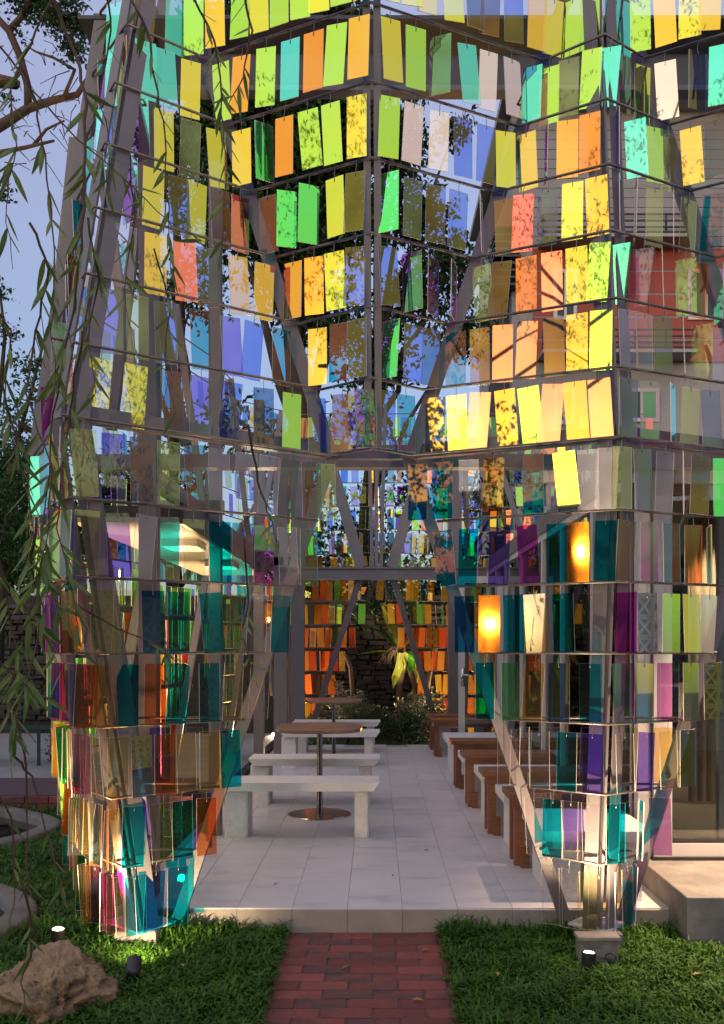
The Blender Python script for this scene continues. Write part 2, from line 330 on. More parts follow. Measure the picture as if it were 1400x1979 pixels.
# acrylic colours: code -> (words, reflected, transmitted, grazing reflected, scatter); blue and teal hold a dark mirrored scene as weak reflection
PAL = {
 'Y': ('yellow',        (0.90, 0.70, 0.05), (0.03, 0.16, 0.50), (0.66, 0.80, 0.07), 0.012),
 'G': ('golden',        (0.92, 0.50, 0.045), (0.03, 0.24, 0.48), (0.90, 0.68, 0.06), 0.012),
 'O': ('orange',        (0.95, 0.31, 0.035), (0.02, 0.24, 0.36), (0.93, 0.46, 0.05), 0.012),
 'C': ('coral',         (0.95, 0.24, 0.10), (0.02, 0.22, 0.32), (0.95, 0.36, 0.10), 0.012),
 'L': ('lime',          (0.54, 0.76, 0.06), (0.24, 0.10, 0.46), (0.36, 0.80, 0.12), 0.012),
 'N': ('bright green',  (0.16, 0.88, 0.08), (0.55, 0.10, 0.66), (0.12, 0.85, 0.25), 0.012),
 'M': ('mint',          (0.12, 0.74, 0.36), (0.55, 0.18, 0.52), (0.10, 0.66, 0.56), 0.012),
 'W': ('cream',         (0.90, 0.66, 0.46), (0.10, 0.22, 0.34), (0.95, 0.80, 0.55), 0.02),
 'B': ('blue',          (0.10, 0.07, 0.01), (0.16, 0.34, 0.92), (0.3, 0.25, 0.03), 0.012),
 'V': ('violet',        (0.10, 0.10, 0.02), (0.30, 0.20, 0.82), (0.25, 0.35, 0.1), 0.012),
 'P': ('purple',        (0.06, 0.18, 0.04), (0.72, 0.07, 0.66), (0.2, 0.6, 0.2), 0.012),
 'T': ('teal',          (0.10, 0.025, 0.01), (0.0, 0.54, 0.66), (0.4, 0.16, 0.05), 0.015),
 'D': ('deep blue',     (0.12, 0.05, 0.01), (0.015, 0.27, 0.55), (0.4, 0.26, 0.05), 0.015),
 'K': ('olive-tinted',  (0.10, 0.11, 0.03), (0.84, 0.82, 0.62), (0.4, 0.42, 0.15), 0.012),
 'S': ('smoky clear',   (0.06, 0.05, 0.05), (0.90, 0.865, 0.88), (0.3, 0.3, 0.3), 0.012),
 'X': ('russet',        (0.10, 0.05, 0.015), (0.85, 0.30, 0.15), (0.3, 0.3, 0.1), 0.03),
 'A': ('amber',         (0.10, 0.10, 0.12), (0.94, 0.66, 0.28), (0.3, 0.4, 0.3), 0.03),
 'E': ('emerald',       (0.12, 0.03, 0.05), (0.04, 0.60, 0.20), (0.4, 0.1, 0.3), 0.05),
 'U': ('sun-catching amber', (0.14, 0.040, 0.005), (0.80, 0.40, 0.12), (0.14, 0.040, 0.005), 0.03),
 'a': ('amber', (0.22, 0.14, 0.04), (0.97, 0.40, 0.03), (0.3, 0.4, 0.3), 0.45),  # rear-wall colours: strong scatter put in so the panels glow under lamps
 'x': ('russet', (0.22, 0.08, 0.02), (0.92, 0.13, 0.02), (0.3, 0.3, 0.1), 0.50),
 'y': ('yellow', (0.3, 0.25, 0.03), (0.95, 0.72, 0.05), (0.3, 0.3, 0.1), 0.40),
 'e': ('emerald', (0.1, 0.2, 0.06), (0.18, 0.66, 0.06), (0.3, 0.4, 0.1), 0.40),
 't': ('teal', (0.1, 0.05, 0.02), (0.02, 0.60, 0.45), (0.3, 0.2, 0.1), 0.15),
}
PM = {k: dichroic('acrylic_' + v[0].replace(' ', '_').replace('-', '_'), v[1], v[2], v[3], v[4], 0.05 if k == 'U' else 0.02) for k, v in PAL.items()}

# ------------------------------------------------------------------ ground, platform, path, paving
gm = MB().add([(-200, -120, -0.01), (200, -120, -0.01), (200, 400, -0.01), (-200, 400, -0.01)], [(0, 1, 2, 3)])
tag(gm.obj('ground', M['soil']), kind='structure')

PX0, PX1, PY0, PY1, PZ = -1.42, 2.45, 4.93, 13.0, 0.13
plat = tag(MB().b2(PX0 + 0.004, PX1, PY0 + 0.004, PY1, -0.005, PZ - 0.004).obj('platform', M['grout']), kind='structure')
tile_me = MB().box((0, 0, -0.008), (0.2975, 0.5975, 0.016), 0, 0, 0.0015).mesh('tile', [M['tile']])
thalf_me = MB().box((0, 0, -0.008), (0.2975, 0.2975, 0.016), 0, 0, 0.0015).mesh('tile_half', [M['tile']])
x_joint = (565 - VX) * PY0 / F      # a joint seen at the front edge
xs = [x_joint + 0.30 * i for i in range(-4, 11)]
for i, x0 in enumerate(xs):
    xc = x0 + 0.15
    if xc < PX0 + 0.1 or xc > 1.75: continue
    y = PY0
    if i % 2:
        link('tile', thalf_me, plat, (xc, y + 0.15, PZ)); y += 0.30
    while y + 0.6 < PY1 + 0.05:
        link('tile', tile_me, plat, (xc, y + 0.30, PZ)); y += 0.60
ris_me = MB().box((0, 0, 0), (0.2975, 0.012, PZ - 0.006), 0, 0).mesh('riser_tile', [M['riser']])
for x0 in xs:
    xc = x0 + 0.15
    if PX0 < xc < 2.3: link('riser_tile', ris_me, plat, (xc, PY0 - 0.003, PZ / 2 - 0.006))

bx0, bx1 = -0.495, 0.360
path = tag(MB().b2(bx0, bx1, 1.2, 4.918, -0.05, -0.004).obj('brick_path', M['mortar']), kind='structure')
bl, bw = 0.2255, 0.1027
brick_me = MB().box((0, 0, -0.02), (bl - 0.009, bw - 0.007, 0.04), 0, 0, 0.003).mesh('brick', [M['brick']])
cuts = {}
def cut_brick(Lx):
    k = round(Lx, 3)
    if k not in cuts: cuts[k] = MB().box((0, 0, -0.02), (Lx, bw - 0.007, 0.04), 0, 0, 0.003).mesh('brick_cut', [M['brick']])
    return cuts[k]
yb = 4.912; row = 0
while yb > 2.9:
    yc = yb - bw / 2; off = (row % 2) * bl / 2 - 0.03
    x = bx0 - off
    while x < bx1 - 0.01:
        a, b = max(x + 0.0045, bx0 + 0.002), min(x + bl - 0.0045, bx1 - 0.002)
        if b - a > 0.02:
            me = brick_me if abs((b - a) - (bl - 0.009)) < 1e-4 else cut_brick(b - a)
            link('brick', me, path, ((a + b) / 2, yc + random.uniform(-.001, .001), 0.004 + random.uniform(-.002, .0025)), (random.uniform(-.008, .008), random.uniform(-.006, .006), random.uniform(-.006, .006)))
        x += bl
    yb -= bw; row += 1

# a few fallen leaves
fl_ = MB()
for x, y, z in ((0.98, 4.45, .075), (0.55, 4.1, .07), (-0.15, 4.35, .012), (0.18, 3.95, .012), (-0.9, 4.2, .075), (1.45, 4.1, .07), (-0.7, 4.75, .08), (0.1, 5.6, .135), (-0.6, 5.4, .135), (0.35, 6.3, .135), (1.9, 4.9, .272), (0.25, 4.6, .012)):
    a = random.uniform(0, 6.28); L_ = random.uniform(.018, .032); c_, s_ = math.cos(a) * L_, math.sin(a) * L_
    fl_.add([(x - c_, y - s_, z), (x - s_ * .4, y + c_ * .4, z + .006), (x + c_, y + s_, z + .004), (x + s_ * .4, y - c_ * .4, z + .008)], [(0, 1, 2), (0, 2, 3)])
tag(fl_.obj('fallen_leaves', pmat('dry_leaf', (0.30, 0.20, 0.06), (0.20, 0.11, 0.035), 9, 0.6)), 'a few dry leaves fallen on the lawn, path and floor', 'fallen leaves', kind='stuff')
# glass house step
step = tag(MB().b2(1.592, 5.5, 4.64, 5.47, -0.02, 0.268, 0, 0.004).obj('step', M['concrete']), kind='structure')

# left: raised brick walkway, paving, ponds
wk = tag(MB().b2(-12, -1.9, 8.52, 9.66, -0.05, 0.13).obj('brick_walkway', M['mortar']), kind='structure')
wtop = pmat('walkway_bricks', (0.085, 0.042, 0.05), (0.055, 0.032, 0.042), 9, 0.8)
MB().b2(-12, -1.9, 8.53, 9.66, 0.134, 0.146).obj('brick_surface', wtop, wk)
wb_me = MB().box((0, 0, 0), (0.213, 0.03, 0.062), 0, 0, 0.003).mesh('brick_face', [M['brick']])
for r_ in range(2):
    for i in range(17):
        link('brick', wb_me, wk, (-4.95 + i * 0.225 + r_ * 0.11 - 0.6, 8.512, 0.035 + r_ * 0.073), (0, random.uniform(-.01, .01), random.uniform(-.01, .01)))
pv = tag(MB().b2(-30, -1.6, 9.66, 15.0, -0.05, 0.10).obj('paving', M['paving']), kind='structure')

def pond(name, cx, cy, rx, ry, wdt, label, h=0.07):
    n = 40; prof = []
    mb = MB(); vs = []; fs = []
    for j in range(n):
        t = 2 * math.pi * j / n; k = 1 + 0.05 * math.sin(3 * t + cx) + 0.03 * math.sin(5 * t)
        for (dr, z) in ((wdt, -0.05), (wdt, h * .8), (wdt * .85, h), (wdt * .15, h), (0, h * .85), (0, -0.3)):
            vs.append((cx + (rx * k + dr) * math.cos(t), cy + (ry * k + dr) * math.sin(t), z))
    for j in range(n):
        for q in range(5):
            a = j * 6 + q; b = ((j + 1) % n) * 6 + q
            fs.append((a, b, b + 1, a + 1))
    mb.add(vs, fs); t = thing(name, label, 'pond rim', (0, 0, 0))
    mb.obj('rim', M['rimconcrete'], t, True)
    wv = [(cx + rx * 1.05 * math.cos(2 * math.pi * j / n), cy + ry * 1.05 * math.sin(2 * math.pi * j / n), 0.0) for j in range(n)]
    tag(MB().add(wv, [tuple(range(n))]).obj('pond_water', M['water']), kind='structure')
pond('pond', -3.65, 7.45, 0.83, 0.80, 0.16, 'curved concrete pond rim beside the raised brick walkway')
pond('pond', -2.62, 4.95, 0.56, 0.62, 0.16, 'round concrete pond rim in the grass behind the boulder')
t = thing('pond_pipe', 'thin black pipe lying across the far pond water', 'pipe', (0, 0, 0))
MB().tube([(-4.3, 7.55, 0.05), (-3.7, 7.6, 0.055), (-3.1, 7.62, 0.05)], 0.02, 8).obj('pipe', M['black'], t, True)
MB().tube([(-3.3, 7.6, 0.05), (-3.3, 7.6, 0.09)], 0.035, 10).obj('valve', M['black'], t, True)

# ------------------------------------------------------------------ grass (stuff)
def grass():
    rng = np.random.default_rng(3)
    zones = [(0.338, 2.6, 3.45, 4.92, 9500, 1.0), (-2.2, -0.475, 3.45, 4.92, 9500, 1.0), (-3.6, -1.43, 4.92, 8.5, 3200, 1.0),
             (-4.6, -2.2, 3.6, 4.92, 2500, 1.0), (2.45, 4.5, 4.3, 4.64, 3000, 1.0)]
    pts = []; sc = []
    for x0, x1, y0, y1, dens, s in zones:
        n = int((x1 - x0) * (y1 - y0) * dens)
        pts.append(np.stack([rng.uniform(x0, x1, n), rng.uniform(y0, y1, n)], 1)); sc.append(np.full(n, s))
    p = np.concatenate(pts); s = np.concatenate(sc)
    keep = np.ones(len(p), bool)
    for cx, cy, rx, ry in ((-3.65, 7.45, 1.0, 0.97), (-2.62, 4.95, 0.73, 0.79)):
        keep &= ((p[:, 0] - cx) / rx) ** 2 + ((p[:, 1] - cy) / ry) ** 2 > 1
    keep &= ~((p[:, 0] > 1.585) & (p[:, 1] > 4.63))
    p = p[keep]; s = s[keep]; n = len(p)
    # clumpy height
    hx = 0.5 + 0.5 * np.sin(p[:, 0] * 9 + 2 * np.sin(p[:, 1] * 7)) * np.cos(p[:, 1] * 11 + np.sin(p[:, 0] * 5))
    ln = rng.uniform(0.038, 0.074, n) * (0.75 + 0.5 * hx) * s
    tall = (rng.random(n) < 0.16) & (p[:, 1] > 4.70) & (p[:, 1] < 4.93); ln = np.where(tall, ln * 1.7, ln)
    az = rng.uniform(0, 2 * np.pi, n); el = rng.uniform(0.25, 1.25, n); el = np.where(tall, rng.uniform(0.9, 1.4, n), el)
    wd = rng.uniform(0.0035, 0.0065, n)
    base = np.stack([p[:, 0], p[:, 1], rng.uniform(0.0, 0.035, n) * (0.5 + hx)], 1)
    d = np.stack([np.cos(az) * np.cos(el), np.sin(az) * np.cos(el), np.sin(el)], 1)
    d2 = np.stack([np.cos(az) * np.cos(el - .8), np.sin(az) * np.cos(el - .8), np.sin(el - .8)], 1)
    sd_ = np.stack([-np.sin(az), np.cos(az), np.zeros(n)], 1)
    mid = base + d * (ln * .55)[:, None]; tip = mid + d2 * (ln * .5)[:, None]
    V = np.stack([base - sd_ * (wd * .6)[:, None], base + sd_ * (wd * .6)[:, None], mid + sd_ * wd[:, None], mid - sd_ * wd[:, None], tip], 1).reshape(-1, 3)
    b = (np.arange(n) * 5)[:, None]
    T = np.concatenate([b + np.array([[0, 1, 2]]), b + np.array([[0, 2, 3]]), b + np.array([[3, 2, 4]])], 0)
    tag(link('grass', npmesh('grass', V, T, [M['grass']])), 'short broad-bladed lawn grass around the path and legs', 'grass', kind='stuff')
grass()

# ------------------------------------------------------------------ pavilion edge lines (photo reading per tier -> real points)
S = 0.353
def TZ(k): return 2.58 + S * k
def interp(tab, k):
    ks = sorted(tab)
    if k <= ks[0]: a, b = ks[0], ks[1]
    elif k >= ks[-1]: a, b = ks[-2], ks[-1]
    else:
        a = max(q for q in ks if q <= k); b = min(q for q in ks if q >= k)
        if a == b: return tab[a]
    t = (k - a) / (b - a); return tab[a] + (tab[b] - tab[a]) * t
EX = {
 'A': {-7: 267, -6: 241, -5: 216, -4: 193, -3: 172, -2: 155, -1: 135, 0: 122, 1: 143, 2: 165, 3: 182, 4: 203, 5: 222, 6: 245, 7: 266},
 'B': {-7: 340, -6: 372, -5: 425, -4: 472, -3: 510, -2: 575, -1: 615, 0: 640},
 'F': {0: 640, 1: 622, 2: 578, 3: 532, 4: 488, 5: 440, 6: 400, 7: 358},
 'E': {0: 722, 1: 719, 7: 718},
 'G': {0: 795, 1: 817, 2: 867, 3: 915, 4: 957, 5: 1002, 6: 1050, 7: 1095},
 'C': {-7: 1098, -6: 1050, -5: 1020, -4: 981, -3: 927, -2: 882, -1: 845, 0: 790},
 'H': {-7: 1167, -6: 1162, -5: 1172, -4: 1175, -3: 1180, -2: 1195, -1: 1193, 0: 1201, 1: 1195, 2: 1192, 3: 1182, 4: 1177, 5: 1172, 6: 1169, 7: 1165},
 'J': {-7: 1209, -6: 1232, -5: 1285, -4: 1335, -3: 1385, -2: 1435, -1: 1470, 0: 1500, 1: 1480, 2: 1432, 3: 1385, 4: 1335, 5: 1295, 6: 1247, 7: 1200},
 'K': {0: 1560, 7: 1575},
 'L': {-7: 200, -6: 172, -5: 148, -4: 125, -3: 107, -2: 95, -1: 82, 0: 65, 1: 85, 2: 105, 3: 130, 4: 150, 5: 168, 6: 180, 7: 195},
}
ED = {
 'A': {-7: 4.56, 0: 4.01, 6: 4.57}, 'B': {-7: 4.75, 0: 4.86}, 'F': {0: 4.86, 7: 4.84}, 'E': {0: 4.685, 3: 4.565, 6: 4.42},
 'G': {0: 4.86, 7: 4.86}, 'C': {-7: 4.72, 0: 4.90}, 'H': {-7: 4.55, 0: 4.42, 6: 4.65}, 'J': {-7: 4.72, 0: 4.86, 6: 4.84},
 'K': {0: 4.70, 6: 4.45}, 'L': {-7: 4.77, 0: 4.86, 6: 4.97},
}
def E(e, k):
    x = interp(EX[e], k); Y = interp(ED[e], k)
    return Vector(((x - VX) * Y / F, Y, TZ(k)))
def chain(k):
    if k > 0: return [['L', 'A', 'F', 'E', 'G', 'H', 'J', 'K']]
    if k == 0: return [['L', 'A', 'F', 'E', 'G', 'H', 'J', 'K']]
    return [['L', 'A', 'B'], ['C', 'H', 'J']]
def pxof(p): return VX + F * p.x / p.y

# side and rear walls in plan: feet (base and lintel) and valleys at the lintel; y grows away from the camera
V_ = Vector
back_feet = [V_((-2.35, 6.3, 0)), V_((-2.40, 8.9, 0)), V_((-2.25, 11.5, 0)), V_((-1.42, 14.0, 0)), V_((1.42, 14.0, 0)), V_((3.3, 13.9, 0))]
back_val = [V_((-1.84, 4.86, 0)), V_((-1.86, 7.6, 0)), V_((-1.88, 10.2, 0)), V_((-1.75, 12.8, 0)), V_((0.0, 13.35, 0)), V_((2.35, 13.4, 0)), V_((4.2, 13.4, 0))]
def bfoot(i, k):
    f = back_feet[i]; c = (back_val[i] + back_val[i + 1]) / 2; inw = (c - f).normalized()
    if k < 0: q = f + inw * (0.25 * -k / 7)
    else: q = f + inw * (0.28 * k / 7)
    return V_((q.x, q.y, TZ(k)))
def bedge(i, side, k):      # lower opening edge of foot i towards valley i+side, k<=0
    f = bfoot(i, k); v = back_val[i + side]; t = 0.20 + 0.80 * (k + 7) / 7
    q = f.lerp(V_((v.x, v.y, 0)), t); return V_((q.x, q.y, TZ(k)))
def bval(i, side, k):       # upper valley line on foot i, k>=0
    v = back_val[i + side]; f = bfoot(i, k); t = 0.72 * k / 7
    q = V_((v.x, v.y, 0)).lerp(V_((f.x, f.y, 0)), t); return V_((q.x, q.y, TZ(k)))
def bmast(i, k):
    v = back_val[i]; out = V_((0, 0, 0))
    if i in (1, 2, 3): out = V_((-1, 0, 0))
    elif i >= 4: out = V_((0, 1, 0))
    q = v + out * (0.12 + 0.03 * k); return V_((q.x, q.y, TZ(k)))

# ------------------------------------------------------------------ pavilion frame
pav = thing('pavilion', 'grey steel pavilion frame with folded walls, slanting legs and rows of thin rods', 'pavilion', (0, 4.9, 0))
def part(name, mb, mat, smooth=False):
    o = mb.obj(name, mat, pav, smooth); o.matrix_parent_inverse = Matrix.Translation((0, -4.9, 0)); return o
def inset(p, d=0.06): return V_((p.x, p.y + d, p.z))
def polybar(name, pts, wd, h, up=(0, -1, 0)):
    mb = MB()
    for a, b in zip(pts[:-1], pts[1:]): mb.bar(a, b, wd, h, up)
    return part(name, mb, M['steel'])
# corner columns of the two front legs: two flats meeting at the ridge
for e in ('A', 'H'):
    lo, mid, hi = E(e, -7), E(e, 0), E(e, 7)
    for sx, dx in ((-1, -0.055), (1, 0.055)):
        pts = [V_((q.x + dx, q.y + 0.075, q.z)) for q in (lo, mid, hi)]
        polybar('column', pts, 0.07, 0.012, (0.55 * sx, -0.83, 0))
    pts = [V_((q.x, q.y + 0.10, q.z)) for q in (lo, mid, hi)]
    polybar('column_web', pts, 0.012, 0.09)
# diagonals
for e, up in (('B', 1), ('C', 1)):
    polybar('brace', [inset(E(e, -7)), inset(E(e, 0))], 0.062, 0.05)
for e in ('L', 'J'):
    polybar('brace', [inset(E(e, -7)), inset(E(e, 0))], 0.062, 0.05)
for e in ('F', 'G', 'J', 'L'):
    polybar('brace', [inset(E(e, 0), 0.05), inset(E(e, 7), 0.05)], 0.075, 0.06)
for dx in (-0.026, 0.026):
    pts = [V_((E('E', k).x + dx, E('E', k).y + 0.05, TZ(k))) for k in (0, 7)]
    polybar('mast', pts, 0.036, 0.05)
polybar('mast', [inset(E('K', 0)), inset(E('K', 7))], 0.06, 0.05)
# lintel and top ring beams
def ring_beam(name, e1, e2, k, dz, h, d=0.10):
    a, b = E(e1, k), E(e2, k); a = V_((a.x, a.y + d, a.z + dz)); b = V_((b.x, b.y + d, b.z + dz))
    polybar(name, [a, b], 0.05, h, (0, 0, 1))
for e1, e2 in (('L', 'A'), ('A', 'F'), ('F', 'G'), ('G', 'H'), ('H', 'J'), ('J', 'K')):
    ring_beam('lintel_beam', e1, e2, 0, 0.035, 0.075)
for z, h, y, n_ in ((2.62, 0.075, 5.25, 'cross_beam'), (5.30, 0.16, 5.6, 'top_beam'), (4.98, 0.03, 5.6, 'top_beam')):
    part(n_, MB().b2(-1.65, 3.2, y - 0.05, y + 0.05, z - h / 2, z + h / 2), M['steel'])
part('top_beam', MB().b2(-1.65, 3.2, 5.585, 5.6, 5.0, 5.215), M['darksteel'])
part('top_beam', MB().b2(-1.65, 3.2, 5.0, 5.3, 5.02, 5.04), M['darksteel'])
# inner posts
for (px, Y, z1, wd) in ((285, 5.15, 5.2, 0.10), (415, 6.8, 5.2, 0.09), (542, 11.2, 4.2, 0.16), (575, 13.0, 4.2, 0.19), (880, 13.0, 4.2, 0.19), (500, 9.0, 4.0, 0.10)):
    x = (px - VX) * Y / F
    part('post', MB().b2(x - wd / 2, x + wd / 2, Y, Y + wd, 0.1, z1), M['steel'])
for Y in (6.8, 9.0, 11.2):
    part('side_beam', MB().b2(-1.75, -1.15, Y, Y + .06, 2.55, 2.65), M['steel'])
part('side_beam', MB().b2(-1.36, -1.28, 5.3, 13.1, 2.50, 2.60), M['steel'])
# splayed inner struts at the left corner
polybar('strut', [P(300, 1700, 5.0), P(165, 830, 4.6), P(262, -60, 5.0)], 0.055, 0.05)
polybar('strut', [P(215, 830, 5.3), P(325, -60, 5.4)], 0.06, 0.05)
polybar('strut', [P(360, 860, 5.3), P(300, 540, 5.3)], 0.06, 0.05)
# rear opening frame
part('rear_beam', MB().b2(-1.15, 3.4, 12.98, 13.09, 2.50, 2.67), M['steel'])
part('rear_beam', MB().b2(-1.15, 3.4, 12.95, 13.15, 2.655, 2.68), M['steel'])
for sx in (-1, 1):
    polybar('rear_brace', [V_((sx * 0.25, 13.1, 2.50)), V_((sx * 1.00 - 0.03, 13.6, 0.15))], 0.085, 0.07)
    polybar('rear_brace', [V_((sx * 0.22, 13.1, 2.68)), V_((sx * 0.92, 13.3, 5.1))], 0.16, 0.10)
for dx in (-0.10, 0.0, 0.11):
    polybar('rear_mast', [V_((dx * 0.6, 13.15, 2.68)), V_((dx * 1.2, 13.3, 5.1))], 0.05, 0.05)
for i in range(6):
    polybar('column', [bfoot(i, -7) , bfoot(i, 0), bfoot(i, 7)], 0.08, 0.08)
    for s_ in (0, 1):
        if (i, s_) in ((0, 0), (3, 1), (4, 0)): continue
        polybar('brace', [bedge(i, s_, -7), bedge(i, s_, 0)], 0.07, 0.06)
        polybar('brace', [bval(i, s_, 0), bval(i, s_, 7)], 0.07, 0.06)
# hanging rods, one bent rod per tier
RODR = 0.0075
for k in range(-6, 8):
    for ch in chain(k):
        part('hanging_rod', MB().tube([E(e, k) for e in ch], RODR, 7), M['rod'], True)
    if k != 7 or True:
        for i in range(6):
            if k <= 0:
                pts = [bedge(i, 0, k), bfoot(i, k), bedge(i, 1, k)]
                if i == 0: pts = [V_((E('L', k).x, E('L', k).y, TZ(k)))] + pts[1:]
            else:
                pts = [bmast(i, k) if i else E('L', k)] + ([bval(i, 0, k)] if i else []) + [bfoot(i, k), bval(i, 1, k), bmast(i + 1, k)]
            part('hanging_rod', MB().tube(pts, RODR, 5), M['rod'], True)
# foot plates and pedestals
for (a, b, c) in (('L', 'A', 'B'), ('C', 'H', 'J')):
    q = [E(a, -7), E(b, -7), E(c, -7)]
    bk = [V_((q[0].x * .7 + q[2].x * .3, q[0].y + .10, q[0].z)), V_((q[2].x * .7 + q[0].x * .3, q[2].y + .10, q[2].z))]
    vs_ = [V_((p.x, p.y, p.z + dz)) for dz in (-0.006, 0.006) for p in (q[0], q[1], q[2], bk[1], bk[0])]
    part('foot_plate', MB().add(vs_, [(4, 3, 2, 1, 0), (5, 6, 7, 8, 9)] + [(j, (j + 1) % 5, (j + 1) % 5 + 5, j + 5) for j in range(5)]), M['white'])
    cx = (q[0].x + q[1].x + q[2].x) / 3; cyy = (q[0].y + q[1].y + q[2].y) / 3
    part('pedestal', MB().box((cx, cyy + .03, 0.045), (0.21, 0.21, 0.11), 0, 0, 0.008), M['concrete'])

# ------------------------------------------------------------------ hanging acrylic panels
PW, PH, PT = 0.108, 0.300, 0.004
def panel_mesh(code):
    x, t, h = PW / 2, PT / 2, PH
    mb = MB()
    mb.add([(-x, -t, 0), (x, -t, 0), (x, -t, -h), (-x, -t, -h)], [(0, 3, 2, 1)], 0)
    mb.add([(-x, t, 0), (x, t, 0), (x, t, -h), (-x, t, -h)], [(0, 1, 2, 3)], 2)
    mb.add([(-x, -t, 0), (x, -t, 0), (x, t, 0), (-x, t, 0), (-x, -t, -h), (x, -t, -h), (x, t, -h), (-x, t, -h)],
           [(0, 1, 2, 3), (7, 6, 5, 4), (0, 3, 7, 4), (2, 1, 5, 6)], 1)
    return mb.mesh('acrylic_panel_' + PAL[code][0].replace(' ', '_'), [PM[code], M['edge'], M['clearback']])
PMESH = {c: panel_mesh(c) for c in PAL}
hk = MB()
hk.tube([(0, -.0035, -.022), (0, -.005, -.008), (0, 0, .006), (0, 0.002, .030), (0.004, 0.0, .044), (0.0, -.004, .052)], 0.0016, 5)
HOOK = hk.mesh('hook', [M['wire']], True)

ROWS = {
 7: "224M 285D 340M 375L 415G 467L 500Y 540L 578L 615Y 655L 695G 755Y 792Y 828Y 870Y 917D 950D 992B 1040G 1072Y 1107L 1140L 1180M 1203M* 1237L 1282G 1334Y 1375G",
 6: "224M 282M 320M 370Y 427L 468O 515L 562M 607O 652L 695G 755Y 804L 852P* 902M 945W 989W 1030M* 1062L 1100K 1145L 1180M* 1205P 1242Y 1285W 1348B* 1392M",
 5: "205M 272M* 317Y 370K 417Y 467G 510N* 550O 595L 639L 690Y 754L 801W 850W 895B 940B 977Y 1017G 1057N* 1097O 1140O 1192V* 1227M* 1264L 1292K 1334G 1382T",
 4: "185T* 252M* 298Y 345B 382Y 425D 465C 517T 555N* 598N* 647Y 688B 752N* 799V 843B 887B 930N* 974X 1012C 1060V 1107Y 1152G 1199M* 1230N* 1265K 1302P* 1332K 1380T",
 3: "160X* 245S 302G 357C 400B 460G 512G 567O 607O 646Y 688B 749B 796P* 838V* 878P* 930K 970D 1017O 1066C 1114Y 1160L 1206M* 1245S* 1280N* 1325P* 1352X 1390N*",
 2: "120P* 215V 266K 320B 387T 445V 492B 545T 614G 655T 690B 757N* 800B 835D 881T 927D 972C 1020C 1069D 1115G 1162L 1212S 1245A 1281V 1320L* 1357K* 1392S",
 1: "100P* 197Y 264Y 332T 390V 450B 510D 565L 612B 662D 692V 705P* 747B 785T 842G 882G 929C 975G 1020L 1070C 1110G 1157C 1215V 1257P 1300M* 1335K 1372V",
 0: "78M 112X 162K 220V 273D 327K 376T 424S 477S 522S 562T 602T 630K 808D 856T 906S 955X 1030T 1089Y 1136S 1175S 1202K 1241V 1286S 1320N* 1355D 1395N",
 -1: "92P* 122P 170K 228V 285S 327T 375K 425T 470T 512P 555S 597T 855T 906T 967V 1018P 1076T 1117U 1171T 1212D 1255P 1297T 1340X 1370Y*",
 -2: "105P* 135X 197K 245K 296D 345T 406T 447K 500S 545T 898D 946U 992T 1032A 1087T 1143S 1210P* 1250W 1297L 1335Y 1371W",
 -3: "122P* 142V 171X* 202A 248T 301X 348T 405T 453A 505S 937T 985E* 1034A 1080Y 1140T 1205M* 1245Y 1291M* 1335L 1377Y",
 -4: "136K* 161P 177S* 191S* 230K 274Y 320X 360A 406A 445T 980S* 1008S 1042S 1096T 1145V 1207S 1250V 1291K 1329Y",
 -5: "155W* 172W* 195A* 217A* 260T 309K 353T 400X 1032S 1069T 1104S 1137S 1190T 1216S 1240T* 1275M*",
 -6: "170A* 185V 218P 240S 262T 302D 345T 1066S 1100S 1138K 1158S 1190S* 1212T 1230M*",
}
# orientation of facet between two edges seen in px order
items = []
for k, txt in ROWS.items():
    for ch in chain(k):
        pts = [E(e, k) for e in ch]
        lo, hi = pxof(pts[0]) - 14, pxof(pts[-1]) + 14
        for tok in txt.split():
            tw = tok.endswith('*'); tk = tok.rstrip('*'); px = float(tk[:-1]); code = tk[-1]
            if not (lo <= px <= hi): continue
            if k < 0 and ((px < 700) != (ch[0] == 'L')): continue
            for a, b, ea, eb in zip(pts[:-1], pts[1:], ch[:-1], ch[1:]):
                pa, pb = pxof(a), pxof(b)
                first = (a is pts[0]); last = (b is pts[-1])
                if (pa <= px <= pb) or (first and px < pa) or (last and px > pb):
                    # exact intersection of the sight line's vertical plane with the rod
                    s_ = (px - VX) / F; d = b - a
                    den = d.x - s_ * d.y; t = (s_ * a.y - a.x) / den if abs(den) > 1e-6 else 0.5
                    t = min(1.06, max(-0.06, t)); q = a + d * t
                    yaw = math.atan2(d.y, d.x)
                    items.append(dict(k=k, px=px, code=code, tw=tw, p=q, yaw=yaw, e=(ea, eb)))
                    break
print('front panels', len(items), sum(i['tw'] for i in items))
ORD = ['first', 'second', 'third', 'fourth', 'fifth', 'sixth', 'seventh', 'eighth', 'ninth', 'tenth', 'eleventh', 'twelfth', 'thirteenth', 'fourteenth']
def rowname(k):
    if k >= 1: return ORD[k - 1] + ' row above the lintel'
    return ORD[-k] + ' row below the lintel'
RIDGE = {'A': 'left corner', 'E': 'centre mast', 'H': 'right corner'}
def ridges(k): return ['A', 'E', 'H'] if k > 0 else ['A', 'H']
for it in items:
    k = it['k']; best = min(ridges(k), key=lambda e: abs(it['px'] - interp(EX[e], k)))
    it['r'] = best; it['side'] = 'right' if it['px'] >= interp(EX[best], k) else 'left'
    it['dist'] = abs(it['px'] - interp(EX[best], k))
groups = {}
for it in items: groups.setdefault((it['k'], it['r'], it['side']), []).append(it)
for g in groups.values():
    g.sort(key=lambda i: i['dist'])
    for n, it in enumerate(g): it['n'] = n
